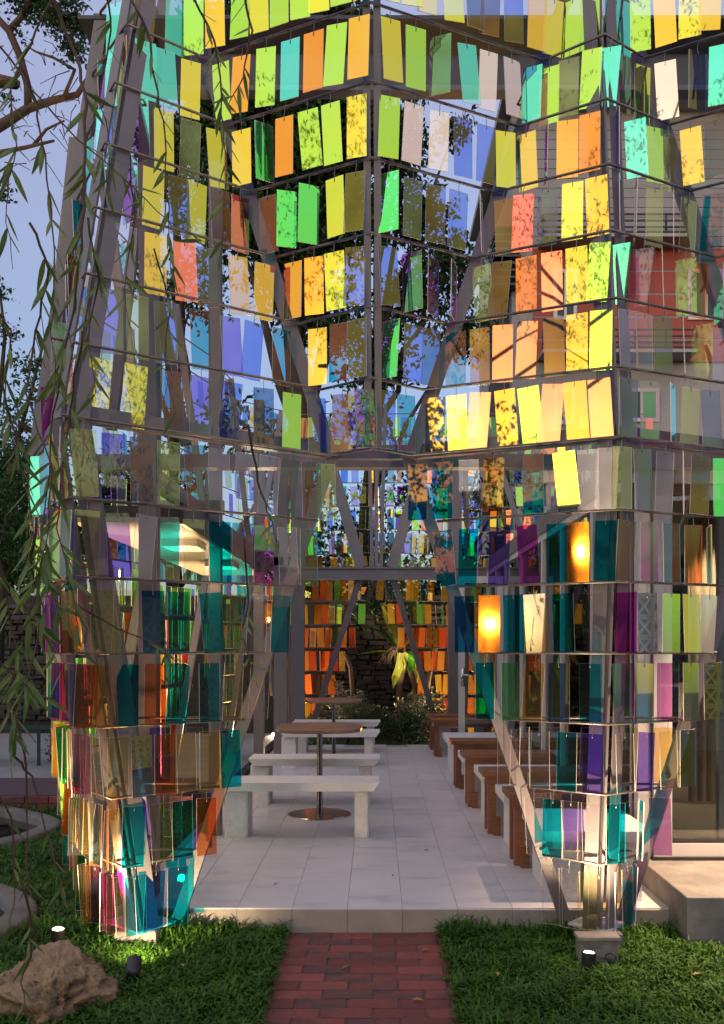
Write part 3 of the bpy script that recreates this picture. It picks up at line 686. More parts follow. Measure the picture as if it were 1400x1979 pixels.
# the 300 that show largest are objects; the rest joins the mass of side and rear panels
items.sort(key=lambda i: (i['px'] < 128 or i['px'] > 1384, i['k'] < -1 and i['px'] < 160, i['tw'], i['k'] == 7))
ind, rest = items[:300], items[300:]
rngp = random.Random(11)
mass = []       # (matrix, code, scale)
def yaw_for(it):
    y = it['yaw']
    if it['e'][0] == 'L': y = y * 0.45 
    y = y * 0.8 + rngp.gauss(0, R(5))
    if it['tw']: y += R(rngp.choice((-1, 1)) * rngp.uniform(42, 60))
    return y
for it in items:
    it['rot'] = (rngp.gauss(0, R(1.3)), rngp.gauss(0, R(2.2)), yaw_for(it))
    it['sz'] = rngp.uniform(0.96, 1.04)
for it in items:
    if it['code'] == 'U':      # these two hang square to the low sun and flash it towards the path
        c_ = it['p'] - Vector((0, 0, .2)); nrm = ((Vector((0, 0, CZ)) - c_).normalized() + sd).normalized()
        it['rot'] = (math.asin(nrm.z) * -1.0, 0, math.atan2(nrm.x, -nrm.y))
for it in ind:
    q = it['p']; loc = (q.x, q.y - 0.004, q.z - 0.052)
    o = link('acrylic_panel', PMESH[it['code']], None, loc, it['rot']); o.scale = (it['sz'], 1, 1)
    lab = '%s acrylic panel in %s, %s %s of the %s' % (PAL[it['code']][0], rowname(it['k']), ORD[it['n']], it['side'], RIDGE[it['r']])
    tag(o, lab, 'acrylic panel', 'coloured acrylic panels hanging from the rods')
    link('hook', HOOK, o)
for it in rest:
    q = it['p']; mass.append((Matrix.Translation((q.x, q.y - .004, q.z - .052)) @ Euler(it['rot']).to_matrix().to_4x4(), it['code']))
# side and rear facets
def fill(a, b, k, pal, step=0.116):
    d = b - a; Ln = d.length
    if Ln < 0.08: return
    n = max(1, int(Ln / step)); yaw = math.atan2(d.y, d.x)
    for j in range(n):
        t = (j + 0.5) / n + rngp.uniform(-.1, .1) / n
        if rngp.random() < (0.06 if k < 1 or a.y > 12.5 else 0.68): continue
        q = a + d * t; yw = yaw + rngp.gauss(0, R(11)) + (R(rngp.choice((-50, 50))) if rngp.random() < 0.15 else 0)
        mass.append((Matrix.Translation((q.x, q.y, q.z - .052)) @ Euler((rngp.gauss(0, R(1.5)), rngp.gauss(0, R(2.5)), yw)).to_matrix().to_4x4(), rngp.choice(pal)))
for k in range(-6, 8):
    for i in range(6):
        if i < 3: pal = 'aexteKxtaeyT' if k <= -2 else ('tTeKtBaTLe' if k <= 0 else ('TBKVPBDTYL' if k <= 3 else 'BVTDPMLKBC'))
        else: pal = 'aaxxaxKeaxXyaxL' if k <= -1 else ('axeKtayBT' if k <= 1 else ('TBKVGBTYLCP' if k <= 3 else 'BVTBGWTLBCP'))
        f = bfoot(i, k)
        if k <= 0:
            for s_ in (0, 1):
                e = E('L', k) if (i == 0 and s_ == 0) else bedge(i, s_, k)
                fill(e, f, k, pal)
        else:
            pts = [bmast(i, k) if i else E('L', k)] + ([bval(i, 0, k)] if i else []) + [f, bval(i, 1, k), bmast(i + 1, k)]
            for a, b in zip(pts[:-1], pts[1:]): fill(a, b, k, pal)
for k in range(-6, 8):       # the narrow left face, seen nearly edge-on
    fill(E('L', k), E('A', k), k, 'MTPBVKMX' if k > -4 else 'AWPKXA', 0.12)
for k in range(-6, -3):      # inner face of the two front legs
    for a, b in (('L', 'B'), ('C', 'J')):
        p_, q_ = E(a, k), E(b, k); off = V_((0, .10, 0)); fill(p_ + off, q_ + off, k, 'SSKSATSV', 0.17)
        part('hanging_rod', MB().tube([p_ + off, q_ + off], RODR, 6), M['rod'], True)
codes = list(PAL)
def build_mass():
    n = len(mass); x, t, h = PW / 2, PT / 2, PH
    base = np.array([(-x, -t, 0), (x, -t, 0), (x, -t, -h), (-x, -t, -h), (-x, t, 0), (x, t, 0), (x, t, -h), (-x, t, -h)])
    fc = np.array([(0, 3, 2, 1), (4, 5, 6, 7), (0, 1, 5, 4), (3, 7, 6, 2), (0, 4, 7, 3), (1, 2, 6, 5)])
    V = []; Fq = []; mi = []
    ne = len(codes)
    for j, (mx, c) in enumerate(mass):
        A = np.array(mx); V.append(base @ A[:3, :3].T + A[:3, 3]); Fq.append(fc + 8 * j); mi += [codes.index(c), ne + 1, ne, ne, ne, ne]
    me = npmesh('side_panels', np.concatenate(V), np.concatenate(Fq), [PM[c] for c in codes] + [M['edge'], M['clearback']], np.array(mi))
    tag(link('acrylic_panels', me), 'many coloured acrylic panels hanging on the side and rear walls of the pavilion', 'acrylic panels', 'coloured acrylic panels hanging from the rods', 'stuff')
build_mass()
print('individual', len(ind), 'mass', len(mass))

# ------------------------------------------------------------------ benches and tables on the platform
def stone_bench(label, x0, x1, yf, group, first=[None]):
    t = thing('stone_bench', label, 'bench', (x0, yf, PZ), group)
    Lx = x1 - x0; h = 0.415; th = 0.062; dp = 0.38
    b = 0.045
    vs_ = [(0.0 + b, 0.0, h - th), (Lx - b, 0.0, h - th), (Lx - b, dp, h - th), (b, dp, h - th), (0, 0, h), (Lx, 0, h), (Lx, dp, h), (0, dp, h)]
    MB().add(vs_, [(3, 2, 1, 0), (0, 1, 5, 4), (1, 2, 6, 5), (2, 3, 7, 6), (3, 0, 4, 7), (4, 5, 6, 7)]).obj('seat_slab', M['whitestone'], t)
    def leg(xa, wd):
        n = 8; r = 0.025; pr = []
        for cx, cy_, a0 in ((xa + wd - r, 0.05 + r, -90), (xa + wd - r, 0.33 - r, 0), (xa + r, 0.33 - r, 90), (xa + r, 0.05 + r, 180)):
            for q in range(4):
                a = R(a0 + 30 * q); pr.append((cx + r * math.cos(a), cy_ + r * math.sin(a)))
        m_ = len(pr); zz = (0.0, h - th - 0.02, h - th - 0.002); vs2 = []; cxm = xa + wd / 2
        for z, s_ in ((0, 1), (h - th - 0.015, 1), (h - th - 0.0005, 0.94)):
            for (u, v) in pr: vs2.append((cxm + (u - cxm) * s_, 0.19 + (v - 0.19) * s_, z))
        fs = [(l * m_ + j, l * m_ + (j + 1) % m_, (l + 1) * m_ + (j + 1) % m_, (l + 1) * m_ + j) for l in range(2) for j in range(m_)]
        fs.append(tuple(range(2 * m_, 3 * m_)))
        MB().add(vs2, fs).obj('leg', M['roughstone'], t, False)
    leg(0.01, 0.175); leg(Lx - 0.185, 0.11)
    return t
LBG = 'stone benches on the left side of the platform'
for yf, x0, x1, lab in ((6.67, -1.14, 0.02, 'nearest left stone bench, closest to the brick path'), (8.08, -1.145, 0.03, 'stone bench just behind the nearest round pole table'),
                        (10.6, -1.13, 0.04, 'stone bench just in front of the far round pole table'), (12.0, -1.11, 0.05, 'farthest left stone bench against the rear planting')):
    stone_bench(lab, x0, x1, yf, LBG)
def pole_table(label, x, y):
    t = thing('pole_table', label, 'table', (x, y, PZ), 'round wooden pole tables')
    n = 40; r = 0.36; vs_ = []; fs = []
    prof = ((0.985, 0.715), (1.0, 0.722), (1.0, 0.742), (0.985, 0.748))
    for k_, z in prof:
        for j in range(n):
            a = 2 * math.pi * j / n; ca, sa = math.cos(a), math.sin(a); e = 0.62
            vs_.append((r * k_ * abs(ca) ** e * (1 if ca > 0 else -1), r * k_ * abs(sa) ** e * (1 if sa > 0 else -1), z))
    for l in range(3):
        for j in range(n): fs.append((l * n + j, l * n + (j + 1) % n, (l + 1) * n + (j + 1) % n, (l + 1) * n + j))
    fs += [tuple(range(n))[::-1], tuple(range(3 * n, 4 * n))]
    MB().add(vs_, fs).obj('table_top', M['walnut'], t)
    MB().lathe([(0.0, 0.012), (0.024, 0.012), (0.024, 0.714), (0.07, 0.7145)], (0, 0, 0), 20).obj('pole', M['chrome'], t, True)
    MB().lathe([(0.268, 0.001), (0.268, 0.006), (0.262, 0.010), (0.05, 0.0125), (0.0, 0.0125)], (0, 0, 0), 48).obj('base_plate', M['chrome'], t)
pole_table('near pole table with wooden top between the two front stone benches', -0.48, 7.65)
pole_table('far pole table with wooden top between the two rear stone benches', -0.54, 11.45)

def wood_bench(label, x0, y, group):
    x1 = 1.53; t = thing('wooden_bench', label, 'bench', (x0, y, PZ), group); Lx = x1 - x0
    MB().b2(0, Lx, -0.02, 0.28, 0.44, 0.478, 0, 0.003).obj('seat', M['wood'], t)
    MB().b2(0.03, Lx - 0.03, 0.0, 0.02, 0.385, 0.4385).obj('apron', M['wood'], t)
    for xa in (0.045, Lx - 0.12):
        MB().b2(xa, xa + 0.062, 0.022, 0.075, 0, 0.4385).obj('leg', M['wood'], t)
        MB().b2(xa, xa + 0.062, 0.20, 0.255, 0, 0.4385).obj('leg', M['wood'], t)
        MB().b2(xa + 0.032, xa + 0.088, -0.045, 0.0205, 0, 0.135).obj('foot_block', M['wood'], t)
    return t
WBG = 'wooden benches along the glass wall'; SBG = 'stone blocks between the wooden benches'
wl = [(5.85, 0.85, 'nearest wooden bench, largest in the row along the glass wall'), (6.84, 0.80, 'second wooden bench from the front along the glass wall'), (7.98, 0.76, 'third wooden bench from the front along the glass wall'),
      (9.05, 0.745, 'fourth wooden bench from the front along the glass wall'), (11.6, 0.70, 'fifth wooden bench, behind the wide gap in the row'), (12.35, 0.69, 'farthest wooden bench, beside the rear planting')]
for y, x0, lab in wl: wood_bench(lab, x0, y, WBG)
def stone_block(label, x0, y0, y1, h=0.40):
    t = thing('low_stone_bench', label, 'low bench', (x0, y0, PZ), SBG)
    MB().b2(0, 1.54 - x0, 0, y1 - y0, h - 0.06, h, 0, 0.004).obj('seat_slab', M['whitestone'], t)
    for xa in (0.06, 1.54 - x0 - 0.22):
        MB().b2(xa, xa + 0.16, 0.03, y1 - y0 - 0.03, 0, h - 0.0605).obj('leg', M['roughstone'], t)
for y0, y1, x0, lab in ((5.02, 5.72, 0.92, 'white stone bench in front of the nearest wooden bench'), (6.25, 6.72, 0.88, 'white stone bench between first and second wooden benches'),
                        (7.22, 7.82, 0.84, 'white stone bench between second and third wooden benches'), (8.36, 8.92, 0.80, 'white stone bench between third and fourth wooden benches'),
                        (9.7, 10.7, 0.78, 'long white stone bench between fourth and fifth wooden benches'), (11.95, 12.25, 0.76, 'white stone bench between the two farthest wooden benches')):
    stone_block(lab, x0, y0, y1)

# ------------------------------------------------------------------ glass house on the right
gh = thing('glass_house', 'white framed glass house with sliding doors along the right side of the platform', 'building', (1.58, 5.47, 0))
GO = Matrix.Translation((-1.58, -5.47, 0))
def gpart(name, mb, mat, parent=None, smooth=False):
    o = mb.obj(name, mat, parent or gh, smooth)
    if parent is None: o.matrix_parent_inverse = GO
    return o
GX, GY, GZ0, GZ1 = 1.58, 5.47, 0.27, 2.62
for y, wd in ((5.47, 0.085), (5.62, 0.03), (6.62, 0.08), (7.75, 0.05), (8.62, 0.09), (9.95, 0.05), (11.1, 0.10), (12.0, 0.07), (12.9, 0.08)):
    gpart('post', MB().b2(GX, GX + 0.075, y, y + wd, 0.13, GZ1), M['white'])
for y0, y1 in ((5.56, 6.62), (6.70, 8.62), (8.71, 11.1), (11.2, 12.9)):
    gpart('pane', MB().b2(GX + 0.03, GX + 0.038, y0, y1, 0.20, GZ1 - 0.06), M['glass'])
    gpart('rail', MB().b2(GX + 0.002, GX + 0.07, y0, y1, 0.134, 0.20), M['white'])
    gpart('rail', MB().b2(GX + 0.002, GX + 0.07, y0, y1, GZ1 - 0.06, GZ1), M['white'])
    gpart('gasket', MB().b2(GX - 0.004, GX + 0.02, y0 - 0.002, y0 + 0.02, 0.20, GZ1 - 0.06), M['darkframe'])
# open door leaf with handle, swung out
dl = gpart('door', MB().b2(1.02, 1.58, 11.28, 11.33, 0.14, 2.42), M['glass'])
gpart('door_frame', MB().b2(1.02, 1.10, 11.27, 11.34, 0.14, 2.42).b2(1.10, 1.50, 11.27, 11.34, 2.34, 2.42).b2(1.10, 1.50, 11.27, 11.34, 0.14, 0.26).b2(1.50, 1.58, 11.27, 11.34, 0.14, 2.42), M['white'], dl).matrix_parent_inverse = Matrix()
gpart('handle', MB().tube([(1.075, 11.26, 1.19), (1.075, 11.21, 1.19), (1.20, 11.21, 1.19)], 0.011, 8).b2(1.05, 1.10, 11.262, 11.268, 1.05, 1.28), M['chrome'], dl, True)
# front facade: corner post, sliding doors
gpart('post', MB().b2(GX + 0.09, GX + 0.20, GY - 0.02, GY + 0.06, GZ0, GZ1), M['white'])
gpart('sill_rail', MB().b2(GX + 0.20, 5.4, GY - 0.015, GY + 0.05, GZ0, GZ0 + 0.095), M['white'])
gpart('sill_rail', MB().b2(GX + 0.08, 5.4, GY - 0.04, GY - 0.016, GZ0 + 0.001, GZ0 + 0.018), M['darkframe'])
gpart('head_rail', MB().b2(GX + 0.20, 5.4, GY - 0.015, GY + 0.05, GZ1 - 0.08, GZ1), M['white'])
gpart('pane', MB().b2(GX + 0.20, 5.4, GY + 0.015, GY + 0.025, GZ0 + 0.095, GZ1 - 0.08), M['glass'])
gpart('gasket', MB().b2(GX + 0.20, 5.4, GY - 0.005, GY + 0.013, GZ0 + 0.095, GZ0 + 0.112), M['darkframe'])
gpart('door_stile', MB().b2(2.08, 2.16, GY + 0.03, GY + 0.08, GZ0 + 0.096, GZ1 - 0.081), M['white'])
gpart('door_stile', MB().b2(2.165, 2.185, GY + 0.03, GY + 0.08, GZ0 + 0.096, GZ1 - 0.081), M['darkframe'])
gpart('roof_beam', MB().b2(GX - 0.02, 5.5, GY - 0.05, GY + 0.12, GZ1 + .002, GZ1 + 0.16), M['steel'])
gpart('roof_beam', MB().b2(GX - 0.02, GX + 0.12, GY + 0.122, 12.98, GZ1 + .002, GZ1 + 0.16), M['steel'])
gpart('ceiling', MB().b2(GX + 0.12, 5.5, GY + 0.12, 12.9, GZ1 + 0.05, GZ1 + 0.12), M['inwall'])
gpart('interior_wall', MB().b2(5.4, 5.5, GY + 0.05, 12.9, 0.1, GZ1 + 0.05), M['inwall'])
gpart('interior_wall', MB().b2(3.0, 5.4, 12.6, 12.7, 0.1, GZ1 + 0.05), M['inwall'])
gpart('interior_floor', MB().b2(GX + 0.076, 5.4, GY + 0.052, 12.9, 0.12, 0.262), M['infloor'])
# room furniture seen through the glass: a counter and a curtain
ct = thing('counter', 'dark counter inside the glass house behind the sliding door', 'counter', (3.2, 9.0, 0.262))
MB().b2(0, 1.9, 0, 0.6, 0, 0.86).obj('cabinet', M['wood'], ct); MB().b2(-0.03, 1.93, -0.03, 0.63, 0.8605, 0.90).obj('counter_top', M['whitestone'], ct)
cur = MB(); n = 60; vs_ = []
for j in range(n + 1):
    x = 2.55 + 0.9 * j / n; y = 7.4 + 0.03 * math.sin(j * 1.3)
    vs_ += [(x, y, 0.28), (x, y, 2.6)]
cur.add(vs_, [(2 * j, 2 * j + 2, 2 * j + 3, 2 * j + 1) for j in range(n)])
cloth = pmat('curtain_cloth', (0.55, 0.47, 0.36), (0.48, 0.41, 0.31), 5, 0.8)
oc = cur.obj('curtain', cloth, None, True); tag(oc, 'pale pleated curtain lit from above inside the glass house', 'curtain')
sm_ = oc.modifiers.new('thick', 'SOLIDIFY'); sm_.thickness = 0.004
def lampobj(name, typ, loc, energy, color, parent=None, target=None, size=0.03, spot=80, blend=0.6):
    l = bpy.data.lights.new(name, typ); l.energy = energy; l.color = color
    if typ == 'SPOT': l.spot_size = R(spot); l.spot_blend = blend
    l.shadow_soft_size = size
    o = bpy.data.objects.new(name, l); COL.objects.link(o); o.location = loc
    if target is not None:
        d = Vector(target) - Vector(loc); o.rotation_euler = d.to_track_quat('-Z', 'Y').to_euler()
    if parent: o.parent = parent
    return o
DL = 'recessed downlights in the glass house ceiling'
dspots = ((2.72, 7.15, 'first downlight above the curtain'), (3.05, 7.18, 'second downlight above the curtain'), (2.5, 8.6, 'downlight deeper in the room left of the counter'), (3.4, 8.7, 'downlight above the counter'))
for x, y, lab in dspots:
    t = thing('downlight', 'round warm ' + lab, 'downlight', (x, y, GZ1 + 0.05), DL)
    MB().lathe([(0.055, -0.012), (0.055, -0.001), (0.042, -0.001), (0.042, -0.012)], (0, 0, 0), 20).obj('ring', M['white'], t, True)
    MB().lathe([(0.0, -0.006), (0.041, -0.006)], (0, 0, 0), 20).obj('lens', M['downglow'], t)
    lampobj('downlight_lamp', 'SPOT', (0, 0, -0.02), 28, (1, 0.70, 0.40), t, None, 0.03, 75, 0.8)

# ------------------------------------------------------------------ covered walk on the left inside the pavilion
cn = thing('canopy', 'flat canopy with dark fascia and timber soffit along the left side', 'canopy', (-1.9, 5.4, 0))
CO = Matrix.Translation((1.9, -5.4, 0))
def cpart(name, mb, mat):
    o = mb.obj(name, mat, cn); o.matrix_parent_inverse = CO; return o
cpart('soffit', MB().b2(-1.84, -1.19, 5.45, 9.6, 2.30, 2.33), M['eave'])
cpart('roof', MB().b2(-1.84, -1.19, 5.45, 9.6, 2.332, 2.40), M['darksteel'])
cpart('fascia', MB().b2(-1.187, -1.16, 5.45, 9.6, 2.29, 2.42), M['darksteel'])
for y in (6.3, 7.9):
    cpart('lamp_box', MB().b2(-1.5, -1.25, y, y + .35, 2.25, 2.299), M['white'])
    cpart('lamp_lens', MB().b2(-1.48, -1.27, y + .02, y + .33, 2.246, 2.2495), M['downglow'])

for y in (6.3, 7.9):
    lampobj('canopy_lamp', 'POINT', (-1.38, y + .17, 2.20), 5, (1, .70, .40), None, None, .06)
for x, y, lab in ((2.35, 4.95, 'over the step nearest the corner post'), (3.2, 4.95, 'over the step farther right')):
    t = thing('downlight', 'warm downlight under the outer roof beam ' + lab, 'downlight', (x, y, 2.55), 'downlights over the step')
    MB().lathe([(0.055, 0.0), (0.055, 0.09), (0.0, 0.09)], (0, 0, 0), 20).obj('housing', M['white'], t, True)
    MB().lathe([(0.0, 0.006), (0.05, 0.006)], (0, 0, 0), 20).obj('lens', M['downglow'], t)
    lampobj('downlight_lamp', 'SPOT', (0, 0, -0.01), 300, (1, 0.66, 0.38), t, None, 0.04, 84, 0.8)
# ------------------------------------------------------------------ garden spotlights with lamps, some added to backlight panels
SPG = 'small black garden spotlights'
def garden_spot(label, loc, target, energy, spot=70, col=(1.0, 0.74, 0.42)):
    loc = Vector(loc); t = thing('garden_spotlight', label, 'spotlight', loc, SPG)
    d = (Vector(target) - loc - Vector((0, 0, .07))).normalized()
    q = d.to_track_quat('Z', 'Y').to_matrix().to_4x4()
    MB().tube([(0, 0, -0.02), (0, 0, 0.05)], 0.008, 8).obj('stake', M['black'], t, True)
    b = MB().lathe([(0.0, -0.05), (0.024, -0.048), (0.032, -0.03), (0.034, 0.045), (0.034, 0.05), (0.029, 0.05), (0.028, 0.03)], (0, 0, 0), 20).obj('housing', M['black'], t, True)
    ML = Matrix.Translation((0, 0, 0.07)) @ q; b.matrix_local = ML
    l = MB().lathe([(0.0, 0.052), (0.020, 0.050), (0.0285, 0.044)], (0, 0, 0), 20).obj('lens', M['lampglow'], t); l.matrix_local = ML
    lo = lampobj('spot_lamp', 'SPOT', (0, 0, 0), energy, col, t, None, 0.02, spot, 0.6)
    lo.matrix_local = Matrix.Translation(Vector((0, 0, .07)) + d * 0.060) @ d.to_track_quat('-Z', 'Y').to_matrix().to_4x4()
garden_spot('black spotlight beside the boulder, glowing towards the left leg', P(112, 1838, 4.55).xy.to_3d() + V_((0, 0, 0.02)), E('A', 2), 60, 140)
garden_spot('black spotlight in front of the left leg, seen from behind', P(258, 1915, 4.12).xy.to_3d() + V_((0, 0, 0.02)), E('A', -7) + V_((0.03, 0, .22)), 26, 120)
garden_spot('black spotlight in front of the electrical box at the right leg', P(1138, 1895, 4.22).xy.to_3d() + V_((0, 0, 0.01)), E('H', 1), 100, 140)
garden_spot('spotlight on the grass beside the second leg on the left', (-1.75, 5.9, 0.0), bfoot(0, -2), 260)
garden_spot('spotlight on the grass beside the third leg on the left', (-1.75, 8.4, 0.0), bfoot(1, -2), 260)
garden_spot('spotlight under the left rear leg behind the benches', (-0.95, 13.75, 0.0), bfoot(3, -2), 150, 100)
garden_spot('spotlight under the right rear leg behind the shrubs', (0.98, 13.75, 0.0), bfoot(4, -2), 150, 100)
garden_spot('added spotlight at the foot of the stone wall, backlighting the left rear panels', (-1.7, 14.9, 0.0), V_((-1.35, 13.75, 1.3)), 190, 120)  # lamp added behind the rear panels so they glow amber
garden_spot('added spotlight at the foot of the stone wall, backlighting the right rear panels', (1.75, 14.9, 0.0), V_((1.35, 13.75, 1.3)), 190, 120)  # matching added backlight for the panels on the right
garden_spot('spotlight among the shrubs pointing at the fern tree', (0.12, 13.75, 0.25), (0.40, 14.5, 2.2), 60, 70, (1.0, 0.75, 0.4))

# electrical box at the right leg
eb = thing('electrical_box', 'small transparent-fronted electrical box in front of the right leg', 'electrical box', (1.075, 4.38, 0), rz=0.0)
MB().b2(-0.095, 0.095, 0, 0.075, 0.0, 0.135, 0, 0.004).obj('body', M['concrete'], eb)
MB().b2(-0.104, 0.104, -0.014, 0.085, 0.1355, 0.152, 0, 0.004).obj('lid', M['concrete'], eb)
MB().b2(-0.088, 0.088, -0.008, -0.002, 0.01, 0.128).obj('front_cover', M['clearback'], eb)
MB().b2(-0.02, 0.03, -0.005, -0.001, 0.05, 0.085).obj('socket', M['concrete'], eb)
MB().tube([(0.03, -0.01, 0.05), (0.06, -0.03, 0.03), (0.075, -0.04, 0.06), (0.06, -0.03, 0.085), (0.03, -0.02, 0.07), (0.0, -0.06, 0.02), (-0.04, -0.12, 0.03)], 0.0035, 6).obj('cable', M['black'], eb, True)

# boulder
def boulder(label, loc, sx, sy, sz, seed):
    rng = random.Random(seed); import mathutils
    n1, n2 = 96, 56; vs_ = []; fs = []
    for i in range(n2 + 1):
        ph = math.pi * i / n2
        for j in range(n1):
            th = 2 * math.pi * j / n1
            d = Vector((math.sin(ph) * math.cos(th), math.sin(ph) * math.sin(th), math.cos(ph)))
            q = d * 1.6 + Vector((seed, 2.3, 0.7))
            r_ = 1 - 0.09 * abs(mathutils.noise.noise(q * 9 + Vector((3, 1, 2)))) * 1.6 + 0.34 * mathutils.noise.noise(q) + 0.16 * mathutils.noise.noise(q * 2.7) + 0.07 * mathutils.noise.noise(q * 6.1) + 0.03 * mathutils.noise.noise(q * 14)
            e = Vector((abs(d.x) ** .75 * (1 if d.x > 0 else -1), abs(d.y) ** .75 * (1 if d.y > 0 else -1), abs(d.z) ** .8 * (1 if d.z > 0 else -1)))
            vs_.append((e.x * r_ * sx, e.y * r_ * sy, e.z * r_ * sz))
    for i in range(n2):
        for j in range(n1): fs.append((i * n1 + j, (i + 1) * n1 + j, (i + 1) * n1 + (j + 1) % n1, i * n1 + (j + 1) % n1))
    o = MB().add(vs_, fs).obj('boulder', M['rock'], None, True); o.location = loc; o.rotation_euler = (0.05, 0.22, -0.5)
    tag(o, label, 'boulder')
boulder('brown pitted boulder on the grass beside the pond', (-1.375, 3.86, 0.06), 0.205, 0.20, 0.165, 4)

# green metal bench far left
bt = thing('metal_bench', 'dark green metal bench with slatted seat on the paving', 'bench', (-4.55, 10.95, 0.10))
for j in range(8):
    MB().b2(-0.75, 0.72, j * 0.062, j * 0.062 + 0.042, 0.435, 0.452).obj('slat', M['greenmetal'], bt)
for xa in (-0.70, 0.44, 0.67):
    for ya in (0.01, 0.44):
        MB().b2(xa, xa + 0.032, ya, ya + 0.032, 0, 0.4345).obj('leg', M['greenmetal'], bt)
    MB().b2(xa, xa + 0.032, 0.043, 0.439, 0.40, 0.4345).obj('rail', M['greenmetal'], bt)

# ------------------------------------------------------------------ leaves, trees, shrubs
def leaf_cloud(clumps, size, seed, flat=0.5, droop=0.3, aspect=0.45):
    """clumps: (x, y, z, rx, ry, rz, n); leaves as bent rhombi on twig-like strings so gaps remain"""
    rng = np.random.default_rng(seed); Vs = []
    for (x, y, z, rx, ry, rz, n) in clumps:
        nt = max(1, n // 9)
        d = rng.normal(size=(nt, 3)); d /= np.linalg.norm(d, axis=1)[:, None]; r = rng.random(nt) ** 0.45
        tc = np.array([x, y, z]) + d * r[:, None] * np.array([rx, ry, rz])
        td = rng.normal(size=(nt, 3)) * np.array([1, 1, .5]) + d * 0.6; td /= np.linalg.norm(td, axis=1)[:, None]
        for q in range(9):
            c = tc + td * ((q - 4) * size * 0.55) + rng.normal(scale=size * 0.25, size=(nt, 3)) + np.array([0, 0, -1]) * (abs(q - 4) * size * droop * 0.3)
            a = rng.normal(size=(nt, 3)) + np.array([0, 0, -droop * 2]); a /= np.linalg.norm(a, axis=1)[:, None]
            nrm = rng.normal(size=(nt, 3)) + np.array([0, 0, flat * 2]); b = np.cross(a, nrm); b /= (np.linalg.norm(b, axis=1)[:, None] + 1e-6)
            s = size * rng.uniform(0.65, 1.25, nt)[:, None]
            nn = np.cross(b, a)
            Vs.append(np.stack([c - a * s * .5, c + b * s * aspect * .5 + nn * s * .08, c + a * s * .5 , c - b * s * aspect * .5 + nn * s * .08], 1))
    V = np.concatenate(Vs).reshape(-1, 3); n = len(V) // 4
    b = (np.arange(n) * 4)[:, None]
    Fq = np.concatenate([b + np.array([[0, 1, 2]]), b + np.array([[0, 2, 3]])], 0)
    return V, Fq
def crown(parent, clumps, size, seed, mat, name='crown', **kw):
    V, Fq = leaf_cloud(clumps, size, seed, **kw)
    return link(name, npmesh(name, V, Fq, [M[mat]]), parent)
def wiggle(p, q, n, amp, rng):
    p, q = Vector(p), Vector(q); out = []
    for i in range(n + 1):
        t = i / n; v = p.lerp(q, t)
        if 0 < i < n: v = v + Vector((rng.uniform(-1, 1), rng.uniform(-1, 1), rng.uniform(-.5, .5))) * amp
        out.append(v)
    return out

TRG = 'tall leafy trees behind the pavilion'
def big_tree(label, x, y, h, tr, clumps, seed, size=0.17, mat='leafdark', fork=None):
    rng = random.Random(seed); t = thing('tree', label, 'tree', (x, y, 0), TRG)
    top = Vector((rng.uniform(-.3, .3), 0, h * 0.8))
    pth = wiggle((0, 0, -0.1), top, 7, 0.12, rng); MB().tube(pth, [tr * (1.15 - 0.9 * i / 7) for i in range(8)], 10).obj('trunk', M['bark'], t, True)
    for c in clumps:
        base = pth[min(6, max(2, int((c[2] * 0.72) / (h * .8) * 7)))]
        e = Vector((c[0] - x, c[1] - y, c[2]))
        pl = wiggle(base, e, 4, 0.18, rng); MB().tube(pl, [tr * .42, tr * .34, tr * .25, tr * .16, tr * .07], 7).obj('limb', M['bark'], t, True)
    o = crown(t, [(c[0] - x, c[1] - y, *c[2:]) for c in clumps], size, seed, mat)
    return t
def C(px, py, Y, r, n, ry=None): 
    q = P(px, py, Y); s = r * Y / F
    return (q.x, q.y, q.z, s, ry or s * .8, s, n)
big_tree('dark thick-trunked tree rising behind the middle of the pavilion', (592 - VX) * 17 / F, 17, 16, 0.30,
         [C(560, 40, 17, 130, 8200), C(470, 250, 17, 110, 7600), C(430, 90, 17, 90, 3000), C(500, 340, 17, 90, 3000), C(600, 340, 17, 90, 3000), C(640, 240, 16.5, 110, 7000), C(520, 150, 17.5, 120, 5200), C(660, 420, 17, 80, 3000), C(560, 480, 17, 90, 3500), C(580, 420, 17.4, 110, 2600), C(430, 420, 16.6, 80, 1500),
          C(660, 90, 17.2, 90, 2500), C(640, 620, 17, 70, 1300), C(760, 300, 17.2, 60, 900), C(560, 560, 17.3, 80, 1100)], 21, 0.16)
big_tree('slender-leaved tree right of the middle with hanging sprays against the sky', (700 - VX) * 18 / F, 18, 13, 0.17,
         [C(800, 420, 18, 75, 1500), C(770, 250, 18, 60, 900), C(860, 520, 18, 75, 1500), C(790, 600, 18.3, 75, 1300), C(900, 640, 18, 60, 1100), C(730, 700, 17.6, 70, 1200), C(830, 110, 18, 45, 300), C(880, 250, 18, 35, 260), C(700, 820, 17.6, 80, 500)], 22, 0.15)
big_tree('leafy tree behind the left side wall of the pavilion', (330 - VX) * 19 / F, 19, 12, 0.2,
         [C(330, 300, 19, 85, 2200), C(270, 520, 19, 70, 400), C(380, 560, 19, 80, 700), C(300, 920, 18.4, 90, 900), C(440, 830, 18.6, 80, 700), C(340, 130, 19, 70, 1000), C(220, 960, 18.5, 90, 1500), C(560, 900, 18.5, 90, 1500)], 23, 0.16)
big_tree('low bushy tree showing above the stone wall at the rear right', (860 - VX) * 17.5 / F, 17.5, 6, 0.14,
         [C(860, 900, 17.5, 110, 500), C(780, 960, 17, 90, 450), C(950, 960, 17.5, 90, 450), C(660, 1020, 17, 80, 450), C(720, 1110, 16.6, 70, 1000), C(850, 1110, 16.6, 80, 1100), C(560, 1070, 16.8, 80, 900), C(620, 1130, 16.6, 70, 900), C(930, 1120, 16.6, 80, 900)], 24, 0.14)
